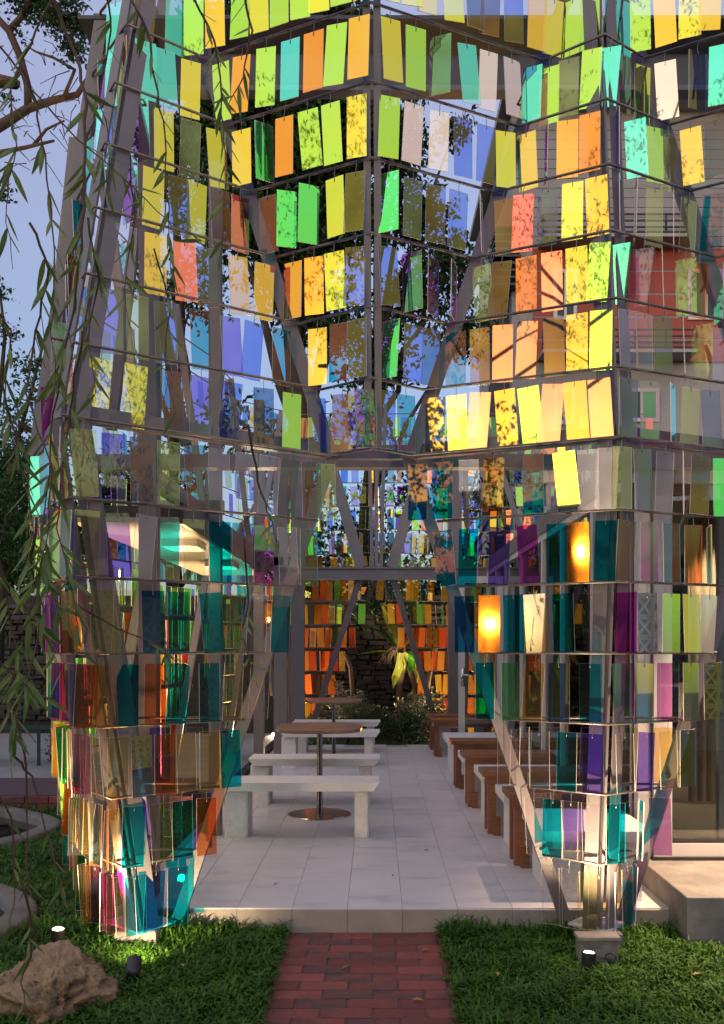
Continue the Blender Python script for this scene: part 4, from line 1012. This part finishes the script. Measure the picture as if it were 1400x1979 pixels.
big_tree('dense dark tree above the stone wall at the far left', (20 - VX) * 16.4 / F, 16.4, 6, 0.16,
         [C(10, 900, 16.3, 75, 2600), C(60, 1010, 16.3, 70, 2600), C(-40, 1020, 16, 80, 2200), C(110, 1090, 16, 60, 1800), C(20, 1090, 15.9, 70, 2200), C(160, 1040, 16.4, 60, 1500)], 25, 0.11, 'leafmid')
# airy tree with fine leaves on the left, nearer
def left_trees():
    rng = random.Random(5)
    t = thing('tree', 'bare-limbed tree leaning in from the left edge with a leafy top', 'tree', (-4.6, 8.2, 0), 'trees at the left edge')
    tr_ = [Vector((0, 0, -.1)), Vector((0.05, 0, 2.0)), Vector((0.3, 0, 4.2)), Vector((0.62, 0, 5.6))]
    MB().tube(tr_, [0.16, 0.14, 0.11, 0.09], 10).obj('trunk', M['redbark'], t, True)
    O = Vector((-4.6, 8.2, 0))
    def limb(pts, r0, r1, Y=8.2):
        q = [P(x, y, Y + rng.uniform(-.05, .05)) - O for x, y in pts]; n = len(q)
        MB().tube(q, [r0 + (r1 - r0) * i / (n - 1) for i in range(n)], 7).obj('limb', M['redbark'], t, True)
    limb([(-120, 330), (-30, 262), (20, 232), (55, 210), (100, 195), (150, 183), (172, 150), (190, 120)], 0.058, 0.016)
    limb([(55, 210), (54, 165), (40, 110), (18, 60), (-10, 30), (-60, -40)], 0.036, 0.03)
    limb([(18, 60), (40, 35), (55, 5), (70, -40)], 0.032, 0.02)
    limb([(-80, 310), (0, 295), (50, 285), (105, 272)], 0.03, 0.012); limb([(66, 280), (90, 250), (125, 233)], 0.018, 0.008)
    limb([(125, 185), (145, 135), (105, 112), (70, 100), (50, 88)], 0.018, 0.006)
    limb([(-20, 150), (30, 162), (-10, 160)], 0.05, 0.05)
    for _ in range(46):
        x, y = rng.uniform(0, 160), rng.uniform(60, 320); a = rng.uniform(0, 6.28); L_ = rng.uniform(20, 60)
        limb([(x, y), (x + L_ * .5 * math.cos(a) + rng.uniform(-5, 5), y + L_ * .5 * math.sin(a)), (x + L_ * math.cos(a), y + L_ * math.sin(a) + 8)], 0.005, 0.0025, 8.2)
    cl = [C(120, 30, 8.1, 45, 900), C(80, 10, 8.2, 40, 700), C(140, 90, 8.0, 30, 420), C(30, -20, 8.2, 50, 900), C(165, 60, 8.1, 25, 260), C(40, 68, 8.2, 14, 50), C(12, 185, 8.2, 12, 40), C(110, -40, 8.2, 60, 900), C(5, 375, 8.0, 16, 120)]
    crown(t, [(c[0] - O.x, c[1] - O.y, *c[2:]) for c in cl], 0.042, 31, 'leafdark', aspect=0.6)
    O2 = Vector((-4.9, 12, 0)); t2 = thing('tree', 'twining small-leaved tree beside the left wall of the pavilion', 'tree', O2, 'trees at the left edge')
    for pts in ([(0, 1300), (8, 1100), (20, 900), (60, 760), (90, 640)], [(10, 1100), (-20, 900), (0, 760), (10, 650), (0, 560)], [(20, 900), (80, 940), (110, 900)], [(40, 820), (90, 850), (125, 790)]):
        q = [P(x, y, 12) - O2 for x, y in pts]; n = len(q)
        MB().tube(q, [0.05 - 0.035 * i / (n - 1) for i in range(n)], 7).obj('limb', M['bark'], t2, True)
    cl = [C(10, 640, 12, 25, 160), C(60, 720, 12, 45, 420), C(20, 800, 12, 40, 300), C(90, 800, 12, 40, 480), C(100, 880, 12, 35, 420), C(30, 960, 12, 50, 900), C(80, 1000, 12, 40, 600), C(10, 1060, 12, 50, 900), C(95, 1080, 12, 40, 600), C(50, 880, 12, 45, 300), C(0, 560, 12, 22, 90)]
    crown(t2, [(c[0] - O2.x, c[1] - O2.y, *c[2:]) for c in cl], 0.065, 32, 'leafmid', aspect=0.55)
left_trees()

# weeping willow in the foreground, trunk out of frame on the left
def willow():
    rng = random.Random(9)
    O = Vector((-2.9, 0.9, 0)); t = thing('willow_tree', 'weeping willow trailing thin branches of narrow leaves across the left foreground', 'tree', O)
    MB().tube([Vector((0, 0, -.1)), Vector((.05, .1, 1.6)), Vector((.2, .3, 3.0)), Vector((.4, .7, 4.3))], [.17, .14, .12, .09], 10).obj('trunk', M['bark'], t, True)
    for q in ((.9, 1.3, 4.0), (1.9, 1.8, 4.2), (2.4, 2.0, 4.3), (.7, 1.9, 3.9)):
        MB().tube(wiggle((.4, .7, 4.2), q, 3, .08, rng), [.05, .04, .03, .015], 7).obj('limb', M['bark'], t, True)
    lv = []
    def leaf_on(c, dr, s):
        lv.append((c, dr.normalized(), s))
    def branch(pts, Y, r0=.006, dens=1.0, lo=0.0, lsz=1.0):
        q = []
        for i in range(len(pts) - 1):
            for u in range(4):
                f = u / 4; x = pts[i][0] + (pts[i + 1][0] - pts[i][0]) * f; y = pts[i][1] + (pts[i + 1][1] - pts[i][1]) * f
                q.append(P(x + rng.uniform(-3, 3), y, Y + 0.05 * math.sin(i + f)) - O)
        q.append(P(*pts[-1], Y) - O); n = len(q)
        MB().tube(q, [r0 * (1 - .75 * i / (n - 1)) for i in range(n)], 5).obj('branch', M['redbark'], t, True)
        Ln = sum((b - a).length for a, b in zip(q[:-1], q[1:])); cnt = int(Ln / 0.0155 * dens)
        for _ in range(cnt):
            u = lo + (1 - lo) * rng.random(); i = min(n - 2, int(u * (n - 1))); f = u * (n - 1) - i
            c = q[i].lerp(q[i + 1], f); dd = (q[i + 1] - q[i]).normalized()
            side = Vector((rng.uniform(-1, 1), rng.uniform(-.8, .8), rng.uniform(-.7, .25)))
            leaf_on(c, dd * .55 + side * .9 + Vector((0, 0, -.25)), rng.uniform(.7, 1.15) * lsz)
    branch([(88, -40), (120, 40), (150, 110), (166, 200), (165, 330), (158, 480), (135, 640), (105, 800), (90, 960), (70, 1120)], 2.15, .0052, .45, .3)
    branch([(-20, 60), (60, 170), (150, 270), (240, 345), (330, 430), (400, 470)], 2.3, .003, .35, .0)
    branch([(40, 120), (70, 200), (88, 300), (105, 480), (100, 640), (110, 760)], 2.0, .003, .5, .35)
    branch([(235, -40), (285, 60), (300, 150), (318, 260), (325, 400), (330, 520)], 2.2, .0038, .5, .0)
    branch([(360, -40), (418, 80), (430, 220), (438, 330), (428, 480)], 2.35, .0035, .55, .1)
    branch([(470, -30), (486, 60), (470, 150), (440, 210)], 2.4, .004, .4, .0)
    branch([(60, 430), (95, 520), (70, 640), (50, 760), (100, 900), (92, 1050), (60, 1180), (40, 1300)], 1.9, .003, .6, .1)
    branch([(160, 640), (140, 760), (120, 900), (110, 1020), (140, 1150), (160, 1260)], 2.0, .003, .6, .1)
    branch([(-10, 700), (40, 880), (60, 1000), (80, 1100), (120, 1180)], 1.95, .0026, .9, .2)
    branch([(70, 1000), (60, 1100), (85, 1180), (60, 1290), (30, 1380), (20, 1450)], 1.85, .0026, .75, .0)
    branch([(-20, 1080), (40, 1160), (90, 1230), (120, 1300)], 2.0, .0028, .65, .1)
    branch([(-30, 1240), (20, 1300), (60, 1340), (100, 1350)], 1.9, .0028, .75, .1)
    branch([(-20, 980), (10, 1130), (30, 1250), (20, 1390)], 2.0, .0028, .65, .2)
    branch([(30, 1380), (50, 1480), (52, 1640), (55, 1760), (62, 1860)], 1.9, .003, .22, .25, .7)
    branch([(20, 1450), (60, 1500), (90, 1600), (115, 1700), (135, 1765)], 1.95, .003, .22, .3, .7)
    branch([(-20, 1500), (20, 1580), (30, 1700), (20, 1800)], 1.9, .003, .3, .2, .7)
    branch([(40, 1700), (70, 1820), (40, 1900), (60, 1990)], 1.85, .003, .3, .1, .8)
    branch([(480, 820), (500, 930), (525, 1010), (540, 1060)], 2.2, .0035, .4, .3, .8)
    branch([(470, 1040), (478, 1160), (470, 1230), (500, 1330)], 2.2, .003, .4, .2, .8)
    branch([(150, 1170), (230, 1215), (310, 1250), (380, 1320)], 2.15, .003, .3, .3, .8)
    branch([(200, -40), (215, 60), (190, 180), (215, 290), (200, 420)], 2.25, .003, .35, .1)
    branch([(120, -40), (70, 60), (20, 170), (30, 280), (10, 400), (25, 520)], 2.1, .003, .4, .2)
    branch([(-30, 560), (20, 640), (10, 780), (35, 900)], 2.1, .003, .6, .1)
    branch([(250, 300), (262, 420), (240, 560), (262, 680)], 2.3, .0025, .3, .1)
    branch([(300, 480), (330, 600), (318, 700), (340, 800)], 2.3, .0025, .3, .1)
    branch([(170, 420), (190, 540), (170, 660), (185, 760)], 2.1, .003, .7, .1)
    # leaf mesh, lanceolate with a fold, unit length along +Z
    prof = [(0, 0), (.12, .045), (.35, .075), (.65, .058), (.85, .03), (1.0, 0)]
    vs_ = []; fs = []
    for u, w_ in prof: vs_ += [(-w_, .02 + .05 * u * u, u), (0, .05 * u * u, u), (w_, .02 + .05 * u * u, u)]
    for i in range(len(prof) - 1):
        a = i * 3; fs += [(a, a + 1, a + 4, a + 3), (a + 1, a + 2, a + 5, a + 4)]
    lm = MB().add(vs_, fs).mesh('leaf', [M['willow']], True)
    rng.shuffle(lv); print('willow leaves', len(lv))
    def mat_for(c, d, s):
        q = d.to_track_quat('Z', 'Y').to_matrix().to_4x4() @ Matrix.Rotation(rng.uniform(0, 6.28), 4, 'Z')
        return Matrix.Translation(c) @ q @ Matrix.Scale(.074 * s, 4)
    for c, d, s in lv[:295]:
        o = link('leaf', lm, t); o.matrix_local = mat_for(c, d, s)
    base = np.array([v for v in vs_]); fq = np.array(fs); V = []; Q = []
    for j, (c, d, s) in enumerate(lv[295:]):
        A = np.array(mat_for(c, d, s)); V.append(base @ A[:3, :3].T + A[:3, 3]); Q.append(fq + j * len(base))
    o = link('foliage', npmesh('foliage', np.concatenate(V), np.concatenate(Q), [M['willow']], None, True), t); o['kind'] = 'stuff'
willow()

# shrubs at the rear
SHG = 'shrubs in the rear planting bed'
def shrub(label, x, y, r, h, n, mat, seed, size=.05, group=SHG):
    t = thing('shrub', label, 'shrub', (x, y, 0.0), group); rng = random.Random(seed)
    for _ in range(6):
        MB().tube(wiggle((0, 0, -.02), (rng.uniform(-r, r) * .6, rng.uniform(-r, r) * .5, h * .75), 3, .03, rng), [.012, .01, .007, .004], 5).obj('stem', M['palebark'], t, True)
    cl = [(rng.uniform(-.5, .5) * r, rng.uniform(-.4, .4) * r, h * rng.uniform(.35, .75), r * .55, r * .5, h * .33, n // 5) for _ in range(5)]
    crown(t, cl, size, seed, mat, 'foliage', flat=.1, droop=-.3)
shrub('low round green shrub behind the far pole table', -0.05, 13.45, 0.45, 0.62, 2600, 'bush', 41)
shrub('silvery shrub in the middle of the rear bed', -0.45, 13.95, 0.5, 0.95, 2400, 'silver', 42)
shrub('silvery shrub beside the right rear leg', 0.80, 13.55, 0.42, 0.78, 2300, 'silver', 43)
shrub('dark green shrub between the two silvery ones', 0.40, 13.6, 0.42, 0.72, 2300, 'bush', 44)
shrub('tall brownish shrub under the fern tree', 0.62, 14.2, 0.5, 1.05, 1800, 'silver', 45)
shrub('small silvery shrub behind the left rear leg', -1.0, 13.8, 0.35, 0.6, 1500, 'silver', 46)
shrub('round dark shrub on the paving beside the metal bench', (122 - VX) * 10.6 / F, 10.6, 0.20, 0.52, 1800, 'bush', 47, .03, None)
# rear planting bed edge of low ground cover
cl = [(x, 13.15 + random.uniform(0, .1), .06, .2, .12, .07, 350) for x in np.arange(-.9, 1.1, .22)]
V, Q = leaf_cloud(cl, .045, 48, .6, .1)
tag(link('ground_cover', npmesh('ground_cover', V, Q, [M['grass']])), 'low green ground cover at the rear platform edge', 'plants', kind='stuff')
# trunks with a bird's-nest fern
ft = thing('fern_tree', 'small crooked tree carrying a big-leaved fern before the stone wall', 'tree', (0.55, 14.6, 0))
fo = Vector((0.55, 14.6, 0)); rng_ = random.Random(77)
for pts, r in (([(770, 1385), (772, 1330), (782, 1280), (775, 1230), (760, 1180), (745, 1140)], .05), ([(803, 1360), (800, 1320), (788, 1285)], .045), ([(808, 1355), (828, 1310), (835, 1280), (850, 1220)], .05)):
    q = [P(x, y, 14.6) - fo for x, y in pts]; q[0].z = min(q[0].z, -.05)
    MB().tube(q, [r * (1.1 - .5 * i / len(q)) for i in range(len(q))], 9).obj('trunk', M['palebark'], ft, True)
def strap(pts, wd, Y, mat='fern'):
    q = [P(x, y, Y + .25 * math.sin(i * .9)) - fo for i, (x, y) in enumerate(pts)]; n = len(q); vs_ = []; fs = []
    for i, c in enumerate(q):
        d = (q[min(i + 1, n - 1)] - q[max(i - 1, 0)]).normalized(); s_ = d.cross(Vector((0, -1, 0)))
        if s_.length < .1: s_ = Vector((1, 0, 0))
        s_.normalize(); w_ = wd * (math.sin(math.pi * (0.12 + 0.86 * i / (n - 1))))
        vs_ += [c - s_ * w_ + Vector((0, -.04, 0)), c, c + s_ * w_ + Vector((0, -.04, 0))]
    for i in range(n - 1):
        a = i * 3; fs += [(a, a + 1, a + 4, a + 3), (a + 1, a + 2, a + 5, a + 4)]
    MB().add(vs_, fs).obj('leaf', M[mat], ft, True)
strap([(770, 1255), (762, 1215), (748, 1185), (742, 1165)], .10, 14.3); strap([(773, 1255), (768, 1225), (752, 1200), (738, 1170)], .07, 14.2)
strap([(780, 1262), (800, 1278), (808, 1300), (806, 1320)], .075, 14.2); strap([(772, 1262), (772, 1290), (764, 1310), (760, 1330)], .07, 14.1)
strap([(776, 1262), (778, 1285), (782, 1300)], .06, 14.1); strap([(778, 1250), (790, 1235), (800, 1225)], .05, 14.2); strap([(768, 1252), (740, 1222), (705, 1205)], .05, 14.3, 'bush')
strap([(772, 1225), (775, 1200), (772, 1165)], .14, 14.5, 'bush'); strap([(760, 1258), (730, 1258), (690, 1265)], .012, 14.3)
for _ in range(46):
    x = rng_.uniform(728, 775); strap([(765 + rng_.uniform(-6, 6), 1250), ((x + 762) / 2, 1262), (x, 1250 + rng_.uniform(15, 40))], .014, 14.2 + rng_.uniform(-.15, .15), 'palebark')
MB().tube([P(668, 1265, 14.7) - fo, P(678, 1290, 14.7) - fo, P(682, 1340, 14.7) - fo, P(684, 1365, 14.7) - fo], [.03, .035, .04, .045], 8).obj('trunk', M['palebark'], ft, True)
crown(ft, [(x - fo.x, y - fo.y, z, a, b, c, n) for (x, y, z, a, b, c, n) in (C(740, 1150, 14.7, 28, 320), C(690, 1180, 14.8, 25, 120), C(800, 1160, 14.8, 30, 260), C(715, 1165, 14.6, 25, 160))], .11, 49, 'leafdark')

# ------------------------------------------------------------------ stone wall
sw = thing('stone_wall', 'dark dry-stone garden wall of flat rough stones behind the pavilion', 'wall', (0, 15.3, 0))
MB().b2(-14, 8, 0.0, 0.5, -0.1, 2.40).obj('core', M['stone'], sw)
smeshes = []
for s_ in range(10):
    rg = random.Random(100 + s_); Lx = rg.uniform(.16, .40); hz = rg.uniform(.065, .11); j = lambda: rg.uniform(-.012, .012)
    x, z, d = Lx / 2, hz / 2, .10
    vs_ = [(-x + j(), 0, -z + j()), (x + j(), 0, -z + j()), (x + j(), 0, z + j()), (-x + j(), 0, z + j()),
           (-x * .86 + j(), -d + j(), -z * .75 + j()), (x * .84 + j(), -d + j(), -z * .7 + j()), (x * .85 + j(), -d + j(), z * .72 + j()), (-x * .84 + j(), -d + j(), z * .74 + j())]
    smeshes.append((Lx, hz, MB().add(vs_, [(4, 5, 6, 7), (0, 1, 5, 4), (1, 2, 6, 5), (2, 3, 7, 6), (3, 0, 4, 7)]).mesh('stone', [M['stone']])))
cnt = 0; rg = random.Random(8)
for xa, xb, lim in ((-0.85, 1.15, 182), (-6.35, -5.1, 118)):
    z = 0.35; c0 = cnt
    while z < 2.45:
        x = xa + rg.uniform(-.1, .05)
        while x < xb and cnt - c0 < lim:
            Lx, hz, me = rg.choice(smeshes)
            link('stone', me, sw, (x + Lx / 2, 0.02, z + rg.uniform(-.012, .012)), (rg.uniform(-.08, .08), rg.uniform(-.05, .05), rg.uniform(-.06, .06))); cnt += 1
            x += Lx * .97
        z += .084
    
# ------------------------------------------------------------------ red and grey building behind, right
RY = 22.0
rb = thing('building', 'red panelled building with grey boarded upper storey beyond the pavilion', 'building', (2.9, RY, 0))
RO = Matrix.Translation((-2.9, -RY, 0))
def rpart(name, mb, mat, par=None):
    o = mb.obj(name, mat, par or rb)
    o.matrix_parent_inverse = RO if par is None else Matrix()
    return o
def RX(px): return (px - VX) * RY / F
def RZ(py): return CZ + (VY - py) * RY / F
x0, x1 = RX(990), RX(1700)
rpart('wall', MB().b2(x0, x1, RY + .08, RY + 7, 0, RZ(212)), M['greywall'])
rpart('roof', MB().b2(x0 - .3, x1, RY - .5, RY + 7.2, RZ(212) + .002, RZ(196)), M['greywall'])
bz = RZ(474); bh = 0.235; i = 0
while bz + bh < RZ(214):
    rpart('board', MB().b2(x0, x1, RY + .03, RY + .078, bz, bz + bh - .014), M['greyclad']); bz += bh
pw_ = (RX(1700) - RX(1030)) / 9
for r_ in range(5):
    za, zb = RZ(700) + r_ * (RZ(478) - RZ(700)) / 5, RZ(700) + (r_ + 1) * (RZ(478) - RZ(700)) / 5
    for c_ in range(9):
        rpart('wall_panel', MB().b2(RX(1030) + c_ * pw_ + (.0 if c_ % 3 else .015), RX(1030) + (c_ + 1) * pw_ - .004, RY + .03, RY + .076, za + .02, zb - .02), M['redwall'])
    rpart('joint_strip', MB().b2(RX(1030), x1, RY + .04, RY + .079, zb - .014, zb + .014), M['greywall'])
def window(px0, px1, py0, py1):
    a, b, c, d = RX(px0), RX(px1), RZ(py1), RZ(py0)
    f = rpart('window', MB().b2(a, a + .09, RY - .02, RY + .03, c, d).b2(b - .09, b, RY - .02, RY + .03, c, d).b2(a + .09, b - .09, RY - .02, RY + .03, c, c + .09).b2(a + .09, b - .09, RY - .02, RY + .03, d - .09, d).b2((a + b) / 2 - .03, (a + b) / 2 + .03, RY - .02, RY + .03, c + .09, d - .09), M['white'])
    p_ = rpart('pane', MB().b2(a + .09, b - .09, RY + .005, RY + .026, c + .09, d - .09), M['darkglass'], f)
window(1070, 1116, 520, 618); window(1205, 1275, 750, 815); window(1070, 1112, 750, 820); window(1330, 1400, 520, 618)
# balcony rails and a dark stair recess
for (a, b, y) in ((1040, 1330, 438), (1040, 1330, 655)):
    for py in (y, y + 12, y + 24, y + 33):
        rpart('railing', MB().b2(RX(a), RX(b), RY - .62, RY - .58, RZ(py), RZ(py) + .035), M['black'])
    for px in range(a, b + 1, 58):
        rpart('railing_post', MB().b2(RX(px), RX(px) + .04, RY - .57, RY - .53, RZ(y + 36), RZ(y)), M['black'])
    rpart('balcony_slab', MB().b2(RX(a), RX(b), RY - .65, RY + .02, RZ(y + 42), RZ(y + 36)), M['greywall'])
rpart('stair_recess', MB().b2(RX(950), RX(1000), RY + .5, RY + .7, 0, RZ(470)), M['darksteel'])
for s_ in range(9):
    rpart('stair_tread', MB().b2(RX(952), RX(1004), RY - .3, RY + .45, RZ(560) + s_ * .17, RZ(560) + s_ * .17 + .05), M['darksteel'])

# ------------------------------------------------------------------ what stands behind the camera (seen mirrored in the panels)
def house(label, x0, x1, h, wins):
    t = thing('house', label, 'building', ((x0 + x1) / 2, -13, 0), 'low houses behind the viewpoint'); O = Matrix.Translation((-(x0 + x1) / 2, 13, 0))
    def hp(name, mb, mat, par=None):
        o = mb.obj(name, mat, par or t); o.matrix_parent_inverse = O if par is None else Matrix(); return o
    hp('wall', MB().b2(x0, x1, -18, -13, 0, h), M['darkwall'])
    hp('roof', MB().b2(x0 - .15, x1 + .15, -18.4, -12.4, h + .002, h + .3), M['bark'])
    for x in wins:
        f = hp('window', MB().b2(x, x + 1.3, -12.998, -12.95, 1.0, 1.08).b2(x, x + 1.3, -12.998, -12.95, 2.42, 2.5).b2(x, x + .08, -12.998, -12.95, 1.08, 2.42).b2(x + 1.22, x + 1.3, -12.998, -12.95, 1.08, 2.42), M['white'])
        hp('pane', MB().b2(x + .08, x + 1.22, -12.99, -12.97, 1.08, 2.42), M['darkglass'], f)
house('long low grey house behind the viewpoint, mirrored in the lower right panels', -5.8, 16, 5.0, (-4.5, -1, 2, 5, 8, 11))
house('unseen grey house added behind the viewpoint to block glow beside the low sun', -24, -10.6, 5.4, (-21, -17.5, -14))  # added as a screen for low sun glow, leaving a gap for the glint
bb = thing('breeze_block_wall', 'pale breeze-block garden wall behind the viewpoint, mirrored in the far right panels', 'wall', (6.5, -2.5, 0))
pale = pmat('pale_block', (0.62, 0.58, 0.50), (0.50, 0.47, 0.41), 5, 0.8)
MB().b2(-4, 5, 0, .06, 0, 2.7).obj('backing', pmat('wall_backing', (0.30, 0.28, 0.25), (0.24, 0.22, 0.2), 4, .9), bb)  # backing is an even tone, darker than the blocks
blk = MB().b2(-.145, .145, .0605, .10, -.145, -.115).b2(-.145, .145, .0605, .10, .115, .145).b2(-.145, -.115, .0605, .10, -.115, .115).b2(.115, .145, .0605, .10, -.115, .115).bar((-.115, .08, -.115), (.115, .08, .115), .035, .03).bar((-.115, .082, .115), (.115, .082, -.115), .035, .03).mesh('block', [pale])
for i in range(30):
    for j in range(9): link('block', blk, bb, (-3.85 + i * .3, 0, .16 + j * .3))
big2 = thing('tree', 'broad leafy tree behind the viewpoint, mirrored as dark sprays in the right panels', 'tree', (4.2, -3.0, 0), 'trees behind the viewpoint')
MB().tube([(0, 0, -.1), (0.1, 0, 2), (-.1, .1, 4.2)], [.07, .06, .03], 9).obj('trunk', M['bark'], big2, True)
crown(big2, [(0, 0, 5.0, 1.3, 1.2, 1.1, 3000), (-1.2, .3, 4.4, 1.0, .9, .8, 1800), (1.2, .2, 4.3, 1.0, .9, .9, 1800), (-.3, -.2, 6.4, 1.0, 1, .9, 1400)], .095, 61, 'leafdark', aspect=.16, droop=.9)
big5 = thing('tree', 'tall open-crowned tree behind the viewpoint, its sprays mirrored in the upper panels', 'tree', (-3.2, -4.5, 0), 'trees behind the viewpoint')
MB().tube([(0, 0, -.1), (0.2, 0, 3), (.1, .1, 6), (.5, .2, 9)], [.2, .17, .12, .05], 9).obj('trunk', M['bark'], big5, True)
for q in ((2.5, .5, 7.5), (5.5, 0, 8.5), (-2.5, 0, 7.5), (3.5, 0, 10.5), (-3.5, 0, 10)):
    MB().tube(wiggle((.1, .1, 5.6), q, 4, .2, random.Random(int(q[0] * 7))), [.035, .03, .02, .012, .006], 7).obj('limb', M['bark'], big5, True)
crown(big5, [(0, 0, 8, 1.8, 1.5, 1.6, 2200), (2.6, .4, 7.4, 1.3, 1.2, 1.2, 1300), (5.4, 0, 8.6, 1.5, 1.3, 1.4, 1500), (-2.6, 0, 7.6, 1.5, 1.3, 1.3, 1800), (3.4, 0, 10.8, 1.6, 1.4, 1.3, 1500), (-3.6, 0, 10.2, 1.7, 1.4, 1.4, 1800), (.5, 0, 11.5, 1.5, 1.3, 1.2, 900), (-5.4, .3, 8.4, 1.5, 1.3, 1.4, 1500)], .095, 64, 'leafdark', aspect=.22, droop=.8)
big3 = thing('tree', 'tall leafy tree behind the viewpoint on the left, before the low sun', 'tree', (-11.5, -9, 0), 'trees behind the viewpoint')
MB().tube([(0, 0, -.1), (0.2, 0, 3), (-.1, .1, 6)], [.3, .25, .14], 9).obj('trunk', M['bark'], big3, True)
crown(big3, [(0, 0, 5.0, 2.6, 2, 1.8, 2200), (-2.5, .3, 3.6, 2.0, 1.9, 1.6, 1500), (2.2, .2, 3.2, 1.6, 1.5, 1.3, 700), (1.0, -.2, 7, 1.6, 1.6, 1.4, 900), (5.2, -1.5, 3.7, .9, .9, .7, 170)], .2, 62, 'leafdark')  # crown enlarged to screen low sun; last clump added to break its glint
